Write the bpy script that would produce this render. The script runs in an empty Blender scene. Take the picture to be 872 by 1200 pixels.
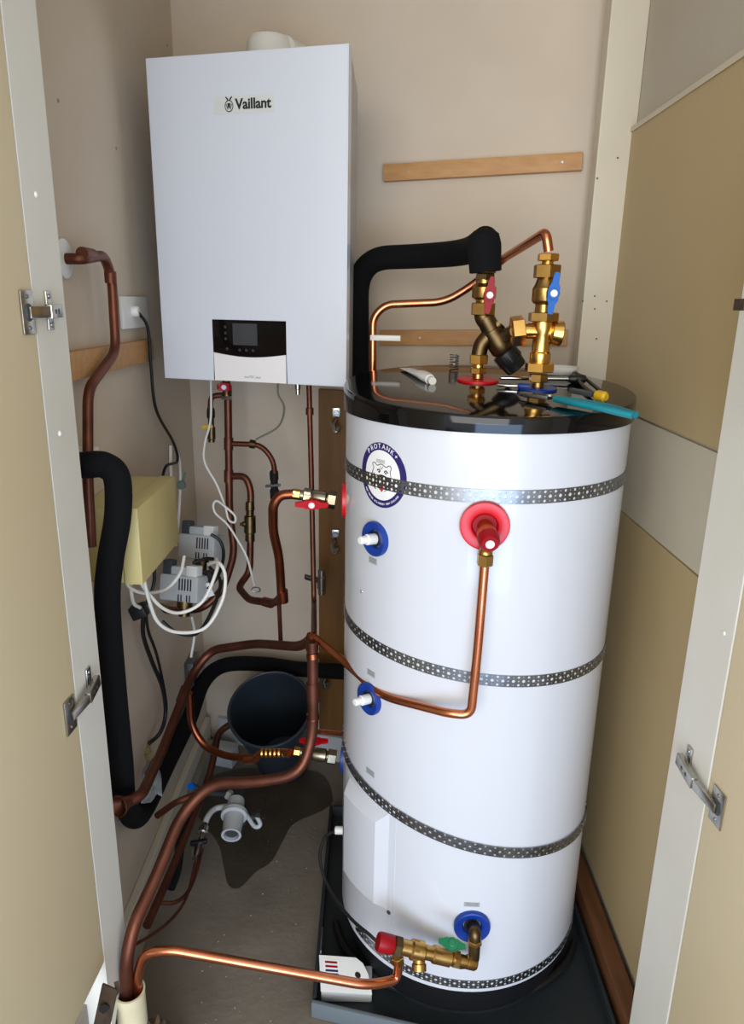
import bpy, bmesh, math, random
from mathutils import Vector as V, Matrix, Quaternion
random.seed(7)
PI = math.pi
sc = bpy.context.scene
COL = sc.collection

# ------------------------------------------------------------------ camera
F, PITCH, ROLL, CH = 843.0, .282, .0191, 1.6
cp, sp = math.cos(PITCH), math.sin(PITCH)
fw = V((0, cp, -sp)); up0 = V((0, sp, cp)); rt0 = V((1, 0, 0))
rt = math.cos(ROLL)*rt0 + math.sin(ROLL)*up0
up = -math.sin(ROLL)*rt0 + math.cos(ROLL)*up0
cd = bpy.data.cameras.new('camera'); cam = bpy.data.objects.new('camera', cd); COL.objects.link(cam)
cd.sensor_fit = 'HORIZONTAL'; cd.sensor_width = 36; cd.lens = F/872*36; cd.clip_start = .02
cam.matrix_world = Matrix(((rt.x, up.x, -fw.x, 0), (rt.y, up.y, -fw.y, 0), (rt.z, up.z, -fw.z, CH), (0, 0, 0, 1)))
sc.camera = cam

# ------------------------------------------------------------------ world, lights, exposure
w = bpy.data.worlds.new('daylight'); sc.world = w; w.use_nodes = True
bg = w.node_tree.nodes['Background']; bg.inputs[0].default_value = (.86, .92, 1, 1); bg.inputs[1].default_value = .95
def area(name, loc, target, sx, sy, power, color):
    l = bpy.data.lights.new(name, 'AREA'); l.shape = 'RECTANGLE'; l.size = sx; l.size_y = sy; l.energy = power; l.color = color
    o = bpy.data.objects.new(name, l); COL.objects.link(o); o.location = loc
    o.rotation_euler = (V(target)-V(loc)).to_track_quat('-Z', 'Y').to_euler()
    return o
area('doorway_daylight', (-.5, -1.9, 1.7), (.1, 1.8, 1.2), 2.6, 2.0, 70, (1, .975, .94))
area('open_sky_light', (.3, -1.2, .55), (.1, 1.6, .6), 1.6, .9, 26, (.42, .64, 1))
vs = sc.view_settings; vs.view_transform = 'Standard'; vs.look = 'None'; vs.gamma = 1; vs.use_curve_mapping = False; vs.exposure = .38

# ------------------------------------------------------------------ helpers
def ray(px, py): return (px-436)/F*rt-(py-600)/F*up+fw
def W(px, py, y=None, x=None, z=None):
    """world point seen at a photo pixel, at a known depth"""
    d = ray(px, py); o = V((0, 0, CH))
    if y is not None: t = y/d.y
    elif x is not None: t = x/d.x
    else: t = (z-CH)/d.z
    return o+d*t

def lin(c):
    return tuple(((v/255)/12.92 if v/255 <= .04045 else ((v/255+.055)/1.055)**2.4) for v in c)+(1,)
MATS = {}
def mat(name, c, rough=.5, metal=0., c2=None, scale=6, amt=.5, bump=0., bscale=60, coat=0., detail=4, stretch=None, spec=.5, emit=0):
    if name in MATS: return MATS[name]
    m = bpy.data.materials.new(name); m.use_nodes = True; nt = m.node_tree; b = nt.nodes['Principled BSDF']
    b.inputs['Roughness'].default_value = rough; b.inputs['Metallic'].default_value = metal
    b.inputs['Coat Weight'].default_value = coat; b.inputs['Specular IOR Level'].default_value = spec
    c = lin(c); tc = nt.nodes.new('ShaderNodeTexCoord'); mp = nt.nodes.new('ShaderNodeMapping')
    nt.links.new(tc.outputs['Object'], mp.inputs[0])
    if stretch: mp.inputs['Scale'].default_value = stretch
    if c2:
        n = nt.nodes.new('ShaderNodeTexNoise'); n.inputs['Scale'].default_value = scale; n.inputs['Detail'].default_value = detail
        r = nt.nodes.new('ShaderNodeValToRGB'); r.color_ramp.elements[0].position = .5-amt/2; r.color_ramp.elements[1].position = .5+amt/2
        r.color_ramp.elements[0].color = c; r.color_ramp.elements[1].color = lin(c2)
        nt.links.new(mp.outputs[0], n.inputs[0]); nt.links.new(n.outputs[0], r.inputs[0]); nt.links.new(r.outputs[0], b.inputs['Base Color'])
    else: b.inputs['Base Color'].default_value = c
    if bump:
        n2 = nt.nodes.new('ShaderNodeTexNoise'); n2.inputs['Scale'].default_value = bscale; n2.inputs['Detail'].default_value = 5
        bp = nt.nodes.new('ShaderNodeBump'); bp.inputs['Strength'].default_value = bump; bp.inputs['Distance'].default_value = .004
        nt.links.new(mp.outputs[0], n2.inputs[0]); nt.links.new(n2.outputs[0], bp.inputs['Height']); nt.links.new(bp.outputs[0], b.inputs['Normal'])
    if emit:
        b.inputs['Emission Color'].default_value = c; b.inputs['Emission Strength'].default_value = emit
    MATS[name] = m; return m
wall_m = mat('beige_plaster', (208, 193, 172), .85, c2=(198, 181, 160), scale=3, amt=.5, bump=.25, bscale=25)
wallr_m = mat('grey_plaster', (200, 191, 174), .8, c2=(190, 180, 162), scale=3, bump=.15, bscale=30)
panel_m = mat('beige_panel', (196, 174, 132), .55, c2=(188, 166, 122), scale=2, bump=.05, bscale=40)
doorm = mat('beige_door_paint', (214, 197, 160), .5, c2=(208, 190, 152), scale=2, bump=.04, bscale=30)
white_wood = mat('white_painted_wood', (224, 221, 210), .45, c2=(214, 209, 194), scale=4, bump=.08, bscale=30)
cream_wood = mat('cream_painted_board', (216, 206, 184), .5, c2=(206, 196, 173), scale=4, bump=.08, bscale=30)
skirt_m = mat('worn_grey_paint', (158, 150, 134), .6, c2=(128, 118, 102), scale=9, bump=.2)
concrete = mat('concrete_floor', (128, 118, 104), .8, c2=(98, 89, 77), scale=5, amt=.6, bump=.5, bscale=50, detail=8)
damp_m = mat('damp_concrete', (70, 61, 49), .45, c2=(54, 46, 37), scale=9, bump=.4)
batten_m = mat('pine_batten', (196, 148, 92), .55, c2=(176, 126, 74), scale=7, stretch=(1, 8, 8), bump=.15, bscale=20)
dwood = mat('varnished_plywood', (128, 88, 40), .45, c2=(88, 58, 24), scale=5, stretch=(4, 4, .5), bump=.15)
runner_m = mat('brown_timber', (120, 76, 44), .6, c2=(92, 56, 30), scale=7, stretch=(6, 1, 6), bump=.2)
enamel = mat('white_boiler_enamel', (208, 210, 214), .14, coat=.35)
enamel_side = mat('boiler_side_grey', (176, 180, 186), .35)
tankw = mat('white_tank_enamel', (198, 199, 203), .22, coat=.3)
blackg = mat('glossy_black_lid', (8, 8, 9), .08, c2=(12, 11, 11), scale=3, spec=.35)
blackp = mat('black_plastic', (16, 16, 18), .45)
foam = mat('black_foam_insulation', (9, 9, 10), .9, spec=.2, bump=.2, bscale=90)
cop_old = mat('aged_copper', (134, 80, 60), .45, .85, c2=(78, 48, 39), scale=14, amt=.7, bump=.1)
cop_mid = mat('dull_copper', (176, 100, 66), .33, 1., c2=(112, 64, 46), scale=12, amt=.7)
cop_new = mat('bright_copper', (226, 146, 104), .26, 1., c2=(196, 112, 78), scale=10, amt=.6)
brass = mat('brass', (196, 156, 92), .3, 1., c2=(150, 116, 64), scale=25, amt=.6)
brass_b = mat('bright_brass', (236, 188, 104), .24, 1., c2=(212, 160, 84), scale=20)
bronze = mat('dark_bronze', (120, 98, 66), .4, 1., c2=(70, 56, 40), scale=30, amt=.6)
valve_nickel = mat('dull_nickel_brass', (156, 146, 124), .32, 1., c2=(112, 104, 86), scale=20)
nickel = mat('nickel', (196, 192, 184), .25, 1., c2=(150, 146, 136), scale=20)
galv = mat('galvanised_steel', (150, 152, 154), .35, 1., c2=(116, 118, 122), scale=40, amt=.6)
chrome = mat('chrome', (215, 215, 215), .12, 1.)
redp = mat('red_plastic', (180, 4, 22), .4, spec=.3)
redring = mat('red_collar_plastic', (200, 12, 26), .35)
dredp = mat('dark_red_plastic', (140, 2, 16), .45, spec=.25)
bluep = mat('blue_plastic', (12, 52, 136), .4)
bluel = mat('light_blue_handle', (4, 90, 168), .45, spec=.3)
greenp = mat('green_handle', (20, 110, 70), .4)
yellowp = mat('yellow_plastic', (214, 170, 30), .4)
tealp = mat('teal_grip', (22, 130, 140), .4, c2=(14, 110, 122), scale=20)
whitep = mat('white_plastic', (226, 224, 216), .4)
cablew = mat('white_cable', (222, 218, 206), .45)
cableb = mat('black_cable', (14, 14, 15), .5)
yelbox = mat('yellowed_plastic', (212, 196, 136), .5, c2=(194, 176, 114), scale=6, amt=.6)
greyp = mat('grey_plastic', (184, 186, 184), .45)
dgrey = mat('dark_grey_plastic', (60, 64, 66), .5)
bucket_m = mat('dark_blue_grey_bucket', (44, 52, 60), .45, c2=(36, 42, 48), scale=6)
tray_m = mat('charcoal_tray', (38, 44, 48), .45, c2=(30, 35, 38), scale=8)
traylip = mat('grey_tray_rim', (100, 108, 112), .5)
purple = mat('navy_print', (40, 30, 92), .4)
ink = mat('black_ink', (22, 22, 26), .5)
inkg = mat('grey_ink', (120, 118, 116), .5)
sticker = mat('cream_sticker', (205, 205, 198), .35)
labelg = mat('grey_label', (150, 152, 150), .5)
labelw = mat('white_label', (230, 228, 224), .5)
tongue = mat('red_print', (190, 40, 60), .4)
screen = mat('grey_screen_glass', (62, 64, 64), .12)
panelw = mat('pearl_flap', (226, 220, 214), .3)
rust = mat('rusted_steel', (92, 72, 54), .7, .4, c2=(50, 38, 30), scale=30, bump=.4)
galvd = mat('holes_dark', (40, 40, 42), .6)
outw = mat('outside_render', (196, 186, 170), .8)
debris_m = mat('rubble', (120, 96, 70), .85, c2=(60, 50, 44), scale=40, bump=.6)
pvc = mat('cream_pvc', (222, 216, 184), .45, c2=(200, 186, 146), scale=12, amt=.5)
whiteblk = mat('white_block', (196, 198, 196), .7, c2=(166, 168, 166), scale=9, bump=.3)

WORLD = {}
def obj(name, bm, m, parent=None, smooth=True, label=None, cat=None, group=None, kind=None, auto=35, origin=None):
    """bm holds world coordinates; links it as ONE mesh object"""
    me = bpy.data.meshes.new(name); bmesh.ops.recalc_face_normals(bm, faces=bm.faces[:])
    bm.to_mesh(me); bm.free()
    o = bpy.data.objects.new(name, me); COL.objects.link(o)
    if parent is not None:
        org = WORLD[parent.name]; o.parent = parent
    elif kind == 'structure' and origin is None: org = V((0, 0, 0))
    else:
        if origin is None:
            vv = me.vertices; xs = [v.co.x for v in vv]; ys = [v.co.y for v in vv]; zs = [v.co.z for v in vv]
            origin = V(((min(xs)+max(xs))/2, (min(ys)+max(ys))/2, min(zs)))
        org = V(origin); o.location = org
    if parent is not None: o.location = (0, 0, 0)
    WORLD[o.name] = org
    if org.length: me.transform(Matrix.Translation(-org))
    me.materials.append(m)
    if smooth:
        for p in me.polygons: p.use_smooth = True
        try: me.set_sharp_from_angle(angle=math.radians(auto))
        except Exception: pass
    if label: o['label'] = label
    if cat: o['category'] = cat
    if group: o['group'] = group
    if kind: o['kind'] = kind
    return o
def thing(name, loc, label, cat, group=None):
    o = bpy.data.objects.new(name, None); COL.objects.link(o); o.location = loc; o.empty_display_size = .05
    WORLD[o.name] = V(loc); o['label'] = label; o['category'] = cat
    if group: o['group'] = group
    return o
def B(): return bmesh.new()
def box(bm, lo, hi, bev=0, rot=0, pivot=None):
    vs_ = [bm.verts.new((x, y, z)) for x in (lo[0], hi[0]) for y in (lo[1], hi[1]) for z in (lo[2], hi[2])]
    fs = []
    for f in ((0, 1, 3, 2), (4, 6, 7, 5), (0, 4, 5, 1), (2, 3, 7, 6), (0, 2, 6, 4), (1, 5, 7, 3)): fs.append(bm.faces.new([vs_[i] for i in f]))
    if rot:
        p = V(pivot) if pivot else (V(lo)+V(hi))/2
        bmesh.ops.rotate(bm, verts=vs_, cent=p, matrix=Matrix.Rotation(rot, 3, 'Z'))
    if bev:
        es = list({e for f in fs for e in f.edges})
        bmesh.ops.bevel(bm, geom=es, offset=bev, segments=2, profile=.6, affect='EDGES')
    return bm
def obox(bm, c, ax, ay, az, sx, sy, sz, bev=0):
    """oriented box: centre, three axes, full sizes"""
    n = B(); box(n, (-sx/2, -sy/2, -sz/2), (sx/2, sy/2, sz/2), bev)
    ax, ay, az = V(ax).normalized(), V(ay).normalized(), V(az).normalized(); c = V(c)
    mp = {}
    for v in n.verts: mp[v] = bm.verts.new(c+ax*v.co.x+ay*v.co.y+az*v.co.z)
    for f in n.faces: bm.faces.new([mp[v] for v in f.verts])
    n.free(); return bm
def fillet(pts, rad, n=6):
    pts = [V(p) for p in pts]
    if len(pts) < 3: return pts
    out = [pts[0]]
    for i in range(1, len(pts)-1):
        a, b, c = pts[i-1], pts[i], pts[i+1]
        r = rad[i] if isinstance(rad, (list, tuple)) else rad
        u, v = (a-b), (c-b); r = min(r, u.length*.48, v.length*.48)
        p, q = b+u.normalized()*r, b+v.normalized()*r
        for k in range(n+1):
            t = k/n; out.append(p.lerp(b, t).lerp(b.lerp(q, t), t))
    out.append(pts[-1]); return out
def catmull(pts, n=8):
    pts = [V(p) for p in pts]; P = [pts[0]*2-pts[1]]+pts+[pts[-1]*2-pts[-2]]; out = []
    for i in range(1, len(P)-2):
        for k in range(n):
            t = k/n; a, b, c, d = P[i-1:i+3]
            out.append(.5*((2*b)+(c-a)*t+(2*a-5*b+4*c-d)*t*t+(3*b-a-3*c+d)*t**3))
    out.append(pts[-1]); return out
def sweep(bm, pts, r, seg=14, caps=True):
    pts = [p for i, p in enumerate(pts) if i == 0 or (p-pts[i-1]).length > 1e-5]
    tan = [(pts[min(i+1, len(pts)-1)]-pts[max(i-1, 0)]).normalized() for i in range(len(pts))]
    n = tan[0].orthogonal().normalized(); rings = []
    for i, p in enumerate(pts):
        if i: n = tan[i-1].rotation_difference(tan[i]) @ n
        n = (n-tan[i]*n.dot(tan[i])).normalized(); b = tan[i].cross(n)
        rr = r[i] if isinstance(r, list) else r
        rings.append([bm.verts.new(p+(n*math.cos(2*PI*k/seg)+b*math.sin(2*PI*k/seg))*rr) for k in range(seg)])
    for a, b in zip(rings, rings[1:]):
        for k in range(seg): bm.faces.new((a[k], a[(k+1) % seg], b[(k+1) % seg], b[k]))
    if caps: bm.faces.new(rings[0][::-1]); bm.faces.new(rings[-1])
    return bm
def lathe(bm, A, d, prof, seg=24, closed=True):
    A = V(A); d = V(d).normalized(); n = d.orthogonal().normalized()
    if abs(d.z) > .9: n = V((1, 0, 0)); n = (n-d*n.dot(d)).normalized()
    b = d.cross(n); rings = []
    for t, r in prof:
        rings.append([bm.verts.new(A+d*t+(n*math.cos(2*PI*(k+.5)/seg)+b*math.sin(2*PI*(k+.5)/seg))*max(r, 1e-4)) for k in range(seg)])
    for a, c in zip(rings, rings[1:]):
        for k in range(seg): bm.faces.new((a[k], a[(k+1) % seg], c[(k+1) % seg], c[k]))
    if closed: bm.faces.new(rings[0][::-1]); bm.faces.new(rings[-1])
    return bm
def nut(bm, A, d, t0, t1, r): return lathe(bm, A, d, [(t0, r*.9), (t0+.0015, r), (t1-.0015, r), (t1, r*.9)], 6)
def pipe(name, pts, r, m, label=None, cat='pipe', parent=None, bend=.04, seg=16, group=None):
    return obj(name, sweep(B(), fillet(pts, bend), r, seg), m, parent, label=label, cat=cat if parent is None else None, group=group)
def wire(name, pts, r, m, label=None, cat='cable', parent=None, seg=8, group=None, n=8):
    return obj(name, sweep(B(), catmull(pts, n), r, seg), m, parent, label=label, cat=cat if parent is None else None, group=group)
def text_bm(s, size, depth=.0004, spacing=1.0, shear=0.0, bold=0.0):
    """glyph mesh (u right, v up), centred; returns bmesh with x=u, y=v, z=depth"""
    c = bpy.data.curves.new('t', 'FONT'); c.body = s; c.size = size; c.align_x = 'CENTER'; c.align_y = 'CENTER'
    c.space_character = spacing; c.extrude = depth/2; c.resolution_u = 3; c.shear = shear; c.offset = bold
    o = bpy.data.objects.new('t', c); COL.objects.link(o)
    dg = bpy.context.evaluated_depsgraph_get(); me = bpy.data.meshes.new_from_object(o.evaluated_get(dg))
    bm = B(); bm.from_mesh(me); bpy.data.objects.remove(o); bpy.data.curves.remove(c); bpy.data.meshes.remove(me)
    return bm
def place(bm, o, ux, uy, uz):
    for v in bm.verts: v.co = V(o)+ux*v.co.x+uy*v.co.y+uz*v.co.z
    return bm
def remap(bm, fn):
    for v in bm.verts: v.co = fn(v.co)
    return bm
def disc(bm, r, z0, z1, seg=40, r0=0, c=(0, 0), ry=None):
    """flat ring/disc in u,v with thickness"""
    ry = ry or r; k = ry/r; rs = []
    for (rr, z) in ((r0, z0), (r0, z1), (r, z1), (r, z0)):
        rs.append([bm.verts.new((c[0]+rr*math.cos(2*PI*i/seg), c[1]+k*rr*math.sin(2*PI*i/seg), z)) for i in range(seg)] if rr > 0 else None)
    def q(a, b):
        for i in range(seg): bm.faces.new((a[i], a[(i+1) % seg], b[(i+1) % seg], b[i]))
    if r0 > 0: q(rs[0], rs[1]); q(rs[1], rs[2]); q(rs[2], rs[3]); q(rs[3], rs[0])
    else: bm.faces.new(rs[2]); q(rs[2], rs[3]); bm.faces.new(rs[3][::-1])
    return bm
def plate(bm, poly, z0, z1):
    a = [bm.verts.new((x, y, z1)) for x, y in poly]; b = [bm.verts.new((x, y, z0)) for x, y in poly]
    bm.faces.new(a); bm.faces.new(b[::-1])
    for i in range(len(poly)): bm.faces.new((a[i], b[i], b[(i+1) % len(poly)], a[(i+1) % len(poly)]))
    return bm
def struct(name, bm, m, parent=None, smooth=False):
    return obj(name, bm, m, parent, smooth=smooth, kind=None if parent else 'structure')
X3, Y3, Z3 = V((1, 0, 0)), V((0, 1, 0)), V((0, 0, 1))

# ------------------------------------------------------------------ setting
XL, XR = -.61, .645
def bw(x): return 2.40-.25*(x+.61)          # back wall plane
fl = B(); box(fl, (-3, -3, -.1), (3, 3.2, 0)); struct('floor', fl, concrete)
wl = B(); box(wl, (XL-.1, 1.2, 0), (XL, 2.6, 2.62)); wlo = struct('wall_left', wl, wall_m)
b = B(); a0 = (XL-.1, bw(XL-.1)); a1 = (XR+.1, bw(XR+.1))
plate(b, [(a0[0], a0[1]), (a1[0], a1[1]), (a1[0], a1[1]+.1), (a0[0], a0[1]+.1)], 0, 2.62)
wbo = struct('wall_back', b, wall_m)
b = B(); box(b, (XR, 1.13, 0), (XR+.1, 2.6, 2.62)); wro = struct('wall_right', b, wallr_m)
b = B(); box(b, (XL-.1, .95, 2.62), (XR+.1, 2.6, 2.7)); struct('ceiling', b, wallr_m)
# face panels and rail on the right wall
b = B(); box(b, (XR-.012, 1.136, 1.352), (XR-.0002, 2.04, 2.035), .002); struct('panel', b, panel_m, wro)
b = B(); box(b, (XR-.016, 1.136, 2.024), (XR-.0122, 2.04, 2.036), .001); struct('panel_lip', b, cream_wood, wro)
b = B(); box(b, (XR-.006, 1.136, 1.102), (XR-.0002, 2.04, 1.345), .001); struct('rail', b, cream_wood, wro)
b = B(); box(b, (XR-.010, 1.136, .09), (XR-.0002, 2.04, 1.100), .001); struct('panel', b, panel_m, wro)
# corner post facing the room
pb = B(); box(pb, (.552, 2.0, 0), (XR-.0005, 2.045, 2.6), .003)
post = struct('trim_1', pb, cream_wood)
for px_, py_ in ((700, 209), (724, 185), (683, 353), (697, 347), (711, 353), (697, 362), (699, 397)):
    p = W(px_, py_, y=1.9995); n = B(); lathe(n, p, -Y3, [(0, .0022), (.0008, .0022)], 10); struct('screw_hole', n, ink, post)
# jambs
b = B(); J = [(-.62, 1.092), (-.5, 1.092), (-.5, 1.2), (-.62, 1.2)]
lo = [.17, .17, .30, .30]
va = [b.verts.new((x, y, 2.6)) for x, y in J]; vb = [b.verts.new((x, y, z)) for (x, y), z in zip(J, lo)]
b.faces.new(va); b.faces.new(vb[::-1])
for i in range(4): b.faces.new((va[i], vb[i], vb[(i+1) % 4], va[(i+1) % 4]))
jl = struct('trim_2', b, white_wood)
for q in ((42, 228), (70, 508)):
    n = B(); lathe(n, W(*q, x=-.5), X3, [(0, .005), (.002, .004), (.003, .002)], 12); struct('screw_cap', n, whitep, jl)
b = B(); box(b, (.55, .995, .0), (.68, 1.134, 2.6), .002); jr = struct('trim_3', b, white_wood)
n = B(); lathe(n, W(849, 742, x=.5495), -X3, [(0, .004), (.002, .003)], 12); struct('screw_cap', n, whitep, jr)
# lower left plinth behind the broken jamb foot
b = B(); box(b, (-.64, 1.04, 0), (-.545, 1.15, .26), .003); box(b, (-.60, 1.0, 0), (-.56, 1.04, .33), .002); struct('trim_4', b, skirt_m)
# skirting: two boards on the left wall, one on the back wall
b = B(); box(b, (XL+.0005, 1.2, 0), (XL+.022, 2.36, .11), .004); sk = struct('baseboard_left', b, cream_wood)
b = B(); box(b, (XL+.0225, 1.2, 0), (XL+.045, 2.3, .055), .004); struct('baseboard_board', b, skirt_m, sk)
b = B(); y0, y1 = bw(XL+.05), bw(.55); plate(b, [(XL+.05, y0-.02), (.55, y1-.02), (.55, y1-.001), (XL+.05, y0-.001)], 0, .10); struct('baseboard_back', b, whiteblk)
# runner of brown timber along the right wall
b = B(); box(b, (.588, 1.0, 0), (XR-.013, 1.98, .075), .004); struct('baseboard_right', b, runner_m)
# battens on the walls
def batten_back(x0, x1, z0, z1, dz, nm, lab):
    b = B(); u = V((1, -.25, 0)).normalized(); nrm = V((-.25, -1, 0)).normalized()
    c = V(((x0+x1)/2, bw((x0+x1)/2), (z0+z1)/2+dz/2))+nrm*.0115
    L = (x1-x0)*math.sqrt(1+.0625)
    ux = (u*(L)+Z3*dz).normalized(); uz = nrm.cross(ux)
    obox(b, c, ux, nrm, uz, L, .022, z1-z0, .002)
    o = obj('wall_batten', b, batten_m, label=lab, cat='batten', auto=30)
    return o, c, ux, uz, nrm
p0, p1 = W(451, 202, y=bw(.015)-.03), W(686, 188, y=bw(.54)-.03)
o, c, ux, uz, nrm = batten_back(p0.x, p1.x, p0.z-.022, p0.z+.022, p1.z-p0.z, 'u', 'pale pine batten high on back wall right of the boiler')
for s in (-.2, .22):
    n = B(); lathe(n, c+ux*s+nrm*.011, nrm, [(0, .003), (.001, .003)], 10); obj('screw_head', n, galv, o)
p0, p1 = W(447, 396, y=bw(.02)-.03), W(668, 396, y=bw(.53)-.03)
o, c, ux, uz, nrm = batten_back(p0.x, p1.x, p0.z-.022, p0.z+.022, p1.z-p0.z, 'l', 'pine batten on back wall behind the brass valves')
for s in (-.15, .05):
    n = B(); lathe(n, c+ux*s+nrm*.011, nrm, [(0, .003), (.001, .003)], 10); obj('screw_head', n, galv, o)
b = B(); q0, q1 = W(82, 427, x=XL), W(170, 410, x=XL); yy0, yy1 = 1.205, q1.y
obox(b, (XL+.0115, (yy0+yy1)/2, (q0.z+q1.z)/2), Y3, -X3, Z3, yy1-yy0, .022, .055, .002)
obj('wall_batten', b, batten_m, label='pine batten on left wall behind the jogged copper pipe', cat='batten')
# brown backing board on the back wall left of the tank
b = B(); xa, xb = W(371, 600, y=2.17).x, .06
nrm = V((-.25, -1, 0)).normalized()
plate(b, [(xa, bw(xa)-.03), (xb, bw(xb)-.03), (xb, bw(xb)-.001), (xa, bw(xa)-.001)], .13, W(385, 462, y=2.15).z)
obj('backing_board', b, dwood, smooth=False, label='dark brown vertical board on back wall between boiler pipes and tank', cat='board')
# small screw holes / marks in the plaster
for q in ((196, 53), (136, 174), (68, 118)):
    n = B(); lathe(n, W(*q, x=XL+.0002), X3, [(0, .004), (.0015, .003)], 10); struct('wall_plug', n, skirt_m, wlo)

# ------------------------------------------------------------------ doors and hinges
zb = W(100, 1168, x=-.5).z
def door(name, hx, hy, ex, ey, z0, label):
    b = B(); d = V((ex-hx, ey-hy, 0)); L = d.length; u = d.normalized(); out = V((-1 if hx < 0 else 1, 0, 0)); n = (out-u*out.dot(u)).normalized()
    c = V((hx, hy, 0))+u*L/2+n*.010
    obox(b, (c.x, c.y, (z0+2.45)/2), u, n, Z3, L, .02, 2.45-z0, .0015)
    return obj(name, b, doorm, kind='structure', auto=30), u, n
dl, du, dn = door('door_1', -.5, 1.088, -.535, .45, zb-.02, '')
dr, eu, en = door('door_2', .55, .99, .60, .40, .03, '')
def hinge(cup, plate_c, label, sx, droop):
    """european cabinet hinge: cup plate on the door, arm, cross plate on the jamb"""
    t = thing('cabinet_hinge', plate_c, label, 'hinge')
    u, n = (du, -dn) if sx < 0 else (eu, -en)
    b = B(); obox(b, V(cup)+n*.002, u, Z3, n, .034, .062, .003, .001); obj('cup_plate', b, nickel, t)
    b = B(); lathe(b, V(cup)+n*.0032, n, [(0, .0125), (.001, .0125)], 20); obj('cup', b, dgrey, t)
    for s in (-.022, .022):
        b = B(); lathe(b, V(cup)+Z3*s+n*.0035, n, [(0, .003), (.001, .003)], 10); obj('screw', b, galv, t)
    nj = V((1, 0, 0)) if sx < 0 else V((-1, 0, 0))
    pc = V(plate_c)+nj*.002
    b = B(); obox(b, pc, Y3, Z3, nj, .018, .058, .004, .0015); obj('mounting_plate', b, nickel, t)
    for s in (-.021, .021):
        b = B(); lathe(b, pc+Z3*s+nj*.002, nj, [(0, .004), (.0015, .0035)], 12); obj('screw', b, galv, t)
    a, e = V(cup)+n*.007, pc+nj*.011+Y3*.012
    k = a.lerp(e, .45)+nj*.006; d = (e-k).normalized(); side = d.cross(nj).normalized(); nn = side.cross(d)
    b = B(); obox(b, (k+e)/2, d, side, nn, (e-k).length, .021, .011, .002); arm = obj('arm', b, nickel, t)
    for s in (.25, .5):
        b = B(); lathe(b, k.lerp(e, s+.1)+nn*.0052, nn, [(0, .0038), (.0006, .0038)], 10); obj('adjusting_screw', b, dgrey, arm)
    b = B(); d2 = (k-a).normalized(); side2 = d2.cross(nj).normalized(); nn2 = side2.cross(d2)
    obox(b, (a+k)/2, d2, side2, nn2, (k-a).length+.008, .017, .007, .002); obj('link', b, nickel, t)
    return t
def on_doorL(px, py):
    d = ray(px, py); o = V((0, 0, CH)); p = V((-.5, 1.088, 0)); t = (p-o).dot(dn)/d.dot(dn); return o+d*t
def on_doorR(px, py):
    d = ray(px, py); o = V((0, 0, CH)); p = V((.55, .99, 0)); t = (p-o).dot(en)/d.dot(en); return o+d*t
hinge(on_doorL(31, 366), W(56, 364, x=-.5), 'nickel cabinet hinge at the top of the left beige door', -1, 0)
hinge(on_doorL(81, 838), W(103, 800, x=-.5), 'nickel cabinet hinge halfway down the left door, beside the black foam pipe', -1, 0)
hinge(on_doorR(842, 946), W(808, 893, x=.55), 'nickel cabinet hinge on the right white jamb and right beige door', 1, 0)
t = thing('cabinet_hinge', W(120, 1185, y=1.06), 'rusted hinge at the broken foot of the left jamb', 'hinge')
b = B(); p = W(124, 1180, y=1.0); obox(b, p, (0.2, .3, 1), (1, -.4, 0), (.4, 1, 0), .075, .034, .004, .001); obj('cup_plate', b, rust, t)
b = B(); sweep(b, [p+V((.0, 0, 0)), p+V((.02, .01, .025)), W(136, 1150, y=1.02)], .004, 8); obj('arm', b, rust, t)
b = B(); lathe(b, p+V((0, -.003, 0)), -Y3, [(0, .011), (.002, .011)], 18); obj('cup', b, ink, t)
b = B(); p = W(869, 357, y=1.05); obox(b, p, X3, Y3, Z3, .008, .03, .016, .001)
obj('door_catch', b, rust, label='small dark metal catch on the right jamb at the picture edge', cat='catch')

# ------------------------------------------------------------------ boiler
BA = -.26; bu = V((math.cos(BA), math.sin(BA), 0)); bn = V((bu.y, -bu.x, 0))      # bn faces the room
BL = W(193, 443, y=1.88); BW_, BH, BD = .490, .728, .36
bt = thing('wall_boiler', BL-bn*.17, 'white wall-hung gas boiler with a black display, upper left', 'boiler')
def bpt(u, v, w=0): return BL+bu*u+Z3*v+bn*w
def bbox(u0, u1, v0, v1, w0, w1, bev=0):
    b = B(); obox(b, bpt((u0+u1)/2, (v0+v1)/2, (w0+w1)/2), bu, Z3, bn, u1-u0, v1-v0, w1-w0, bev); return b
b = B(); plate(b, [(.002, -.022), (BW_-.002, -.022), (BW_-.085, -BD), (.085, -BD)], 0, BH-.004)
for v in b.verts: v.co = bpt(v.co.x, v.co.z, v.co.y)
obj('casing', b, enamel_side, bt, smooth=False)
for v_ in (.08, BH-.10):
    for u_ in (.12, .37):
        b = B(); p = bpt(u_, v_, -BD+.004); box(b, (p.x-.02, p.y, p.z-.015), (p.x+.02, bw(p.x)-.006, p.z+.015), .002)
        obj('wall_bracket', b, galv, bt)
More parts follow.
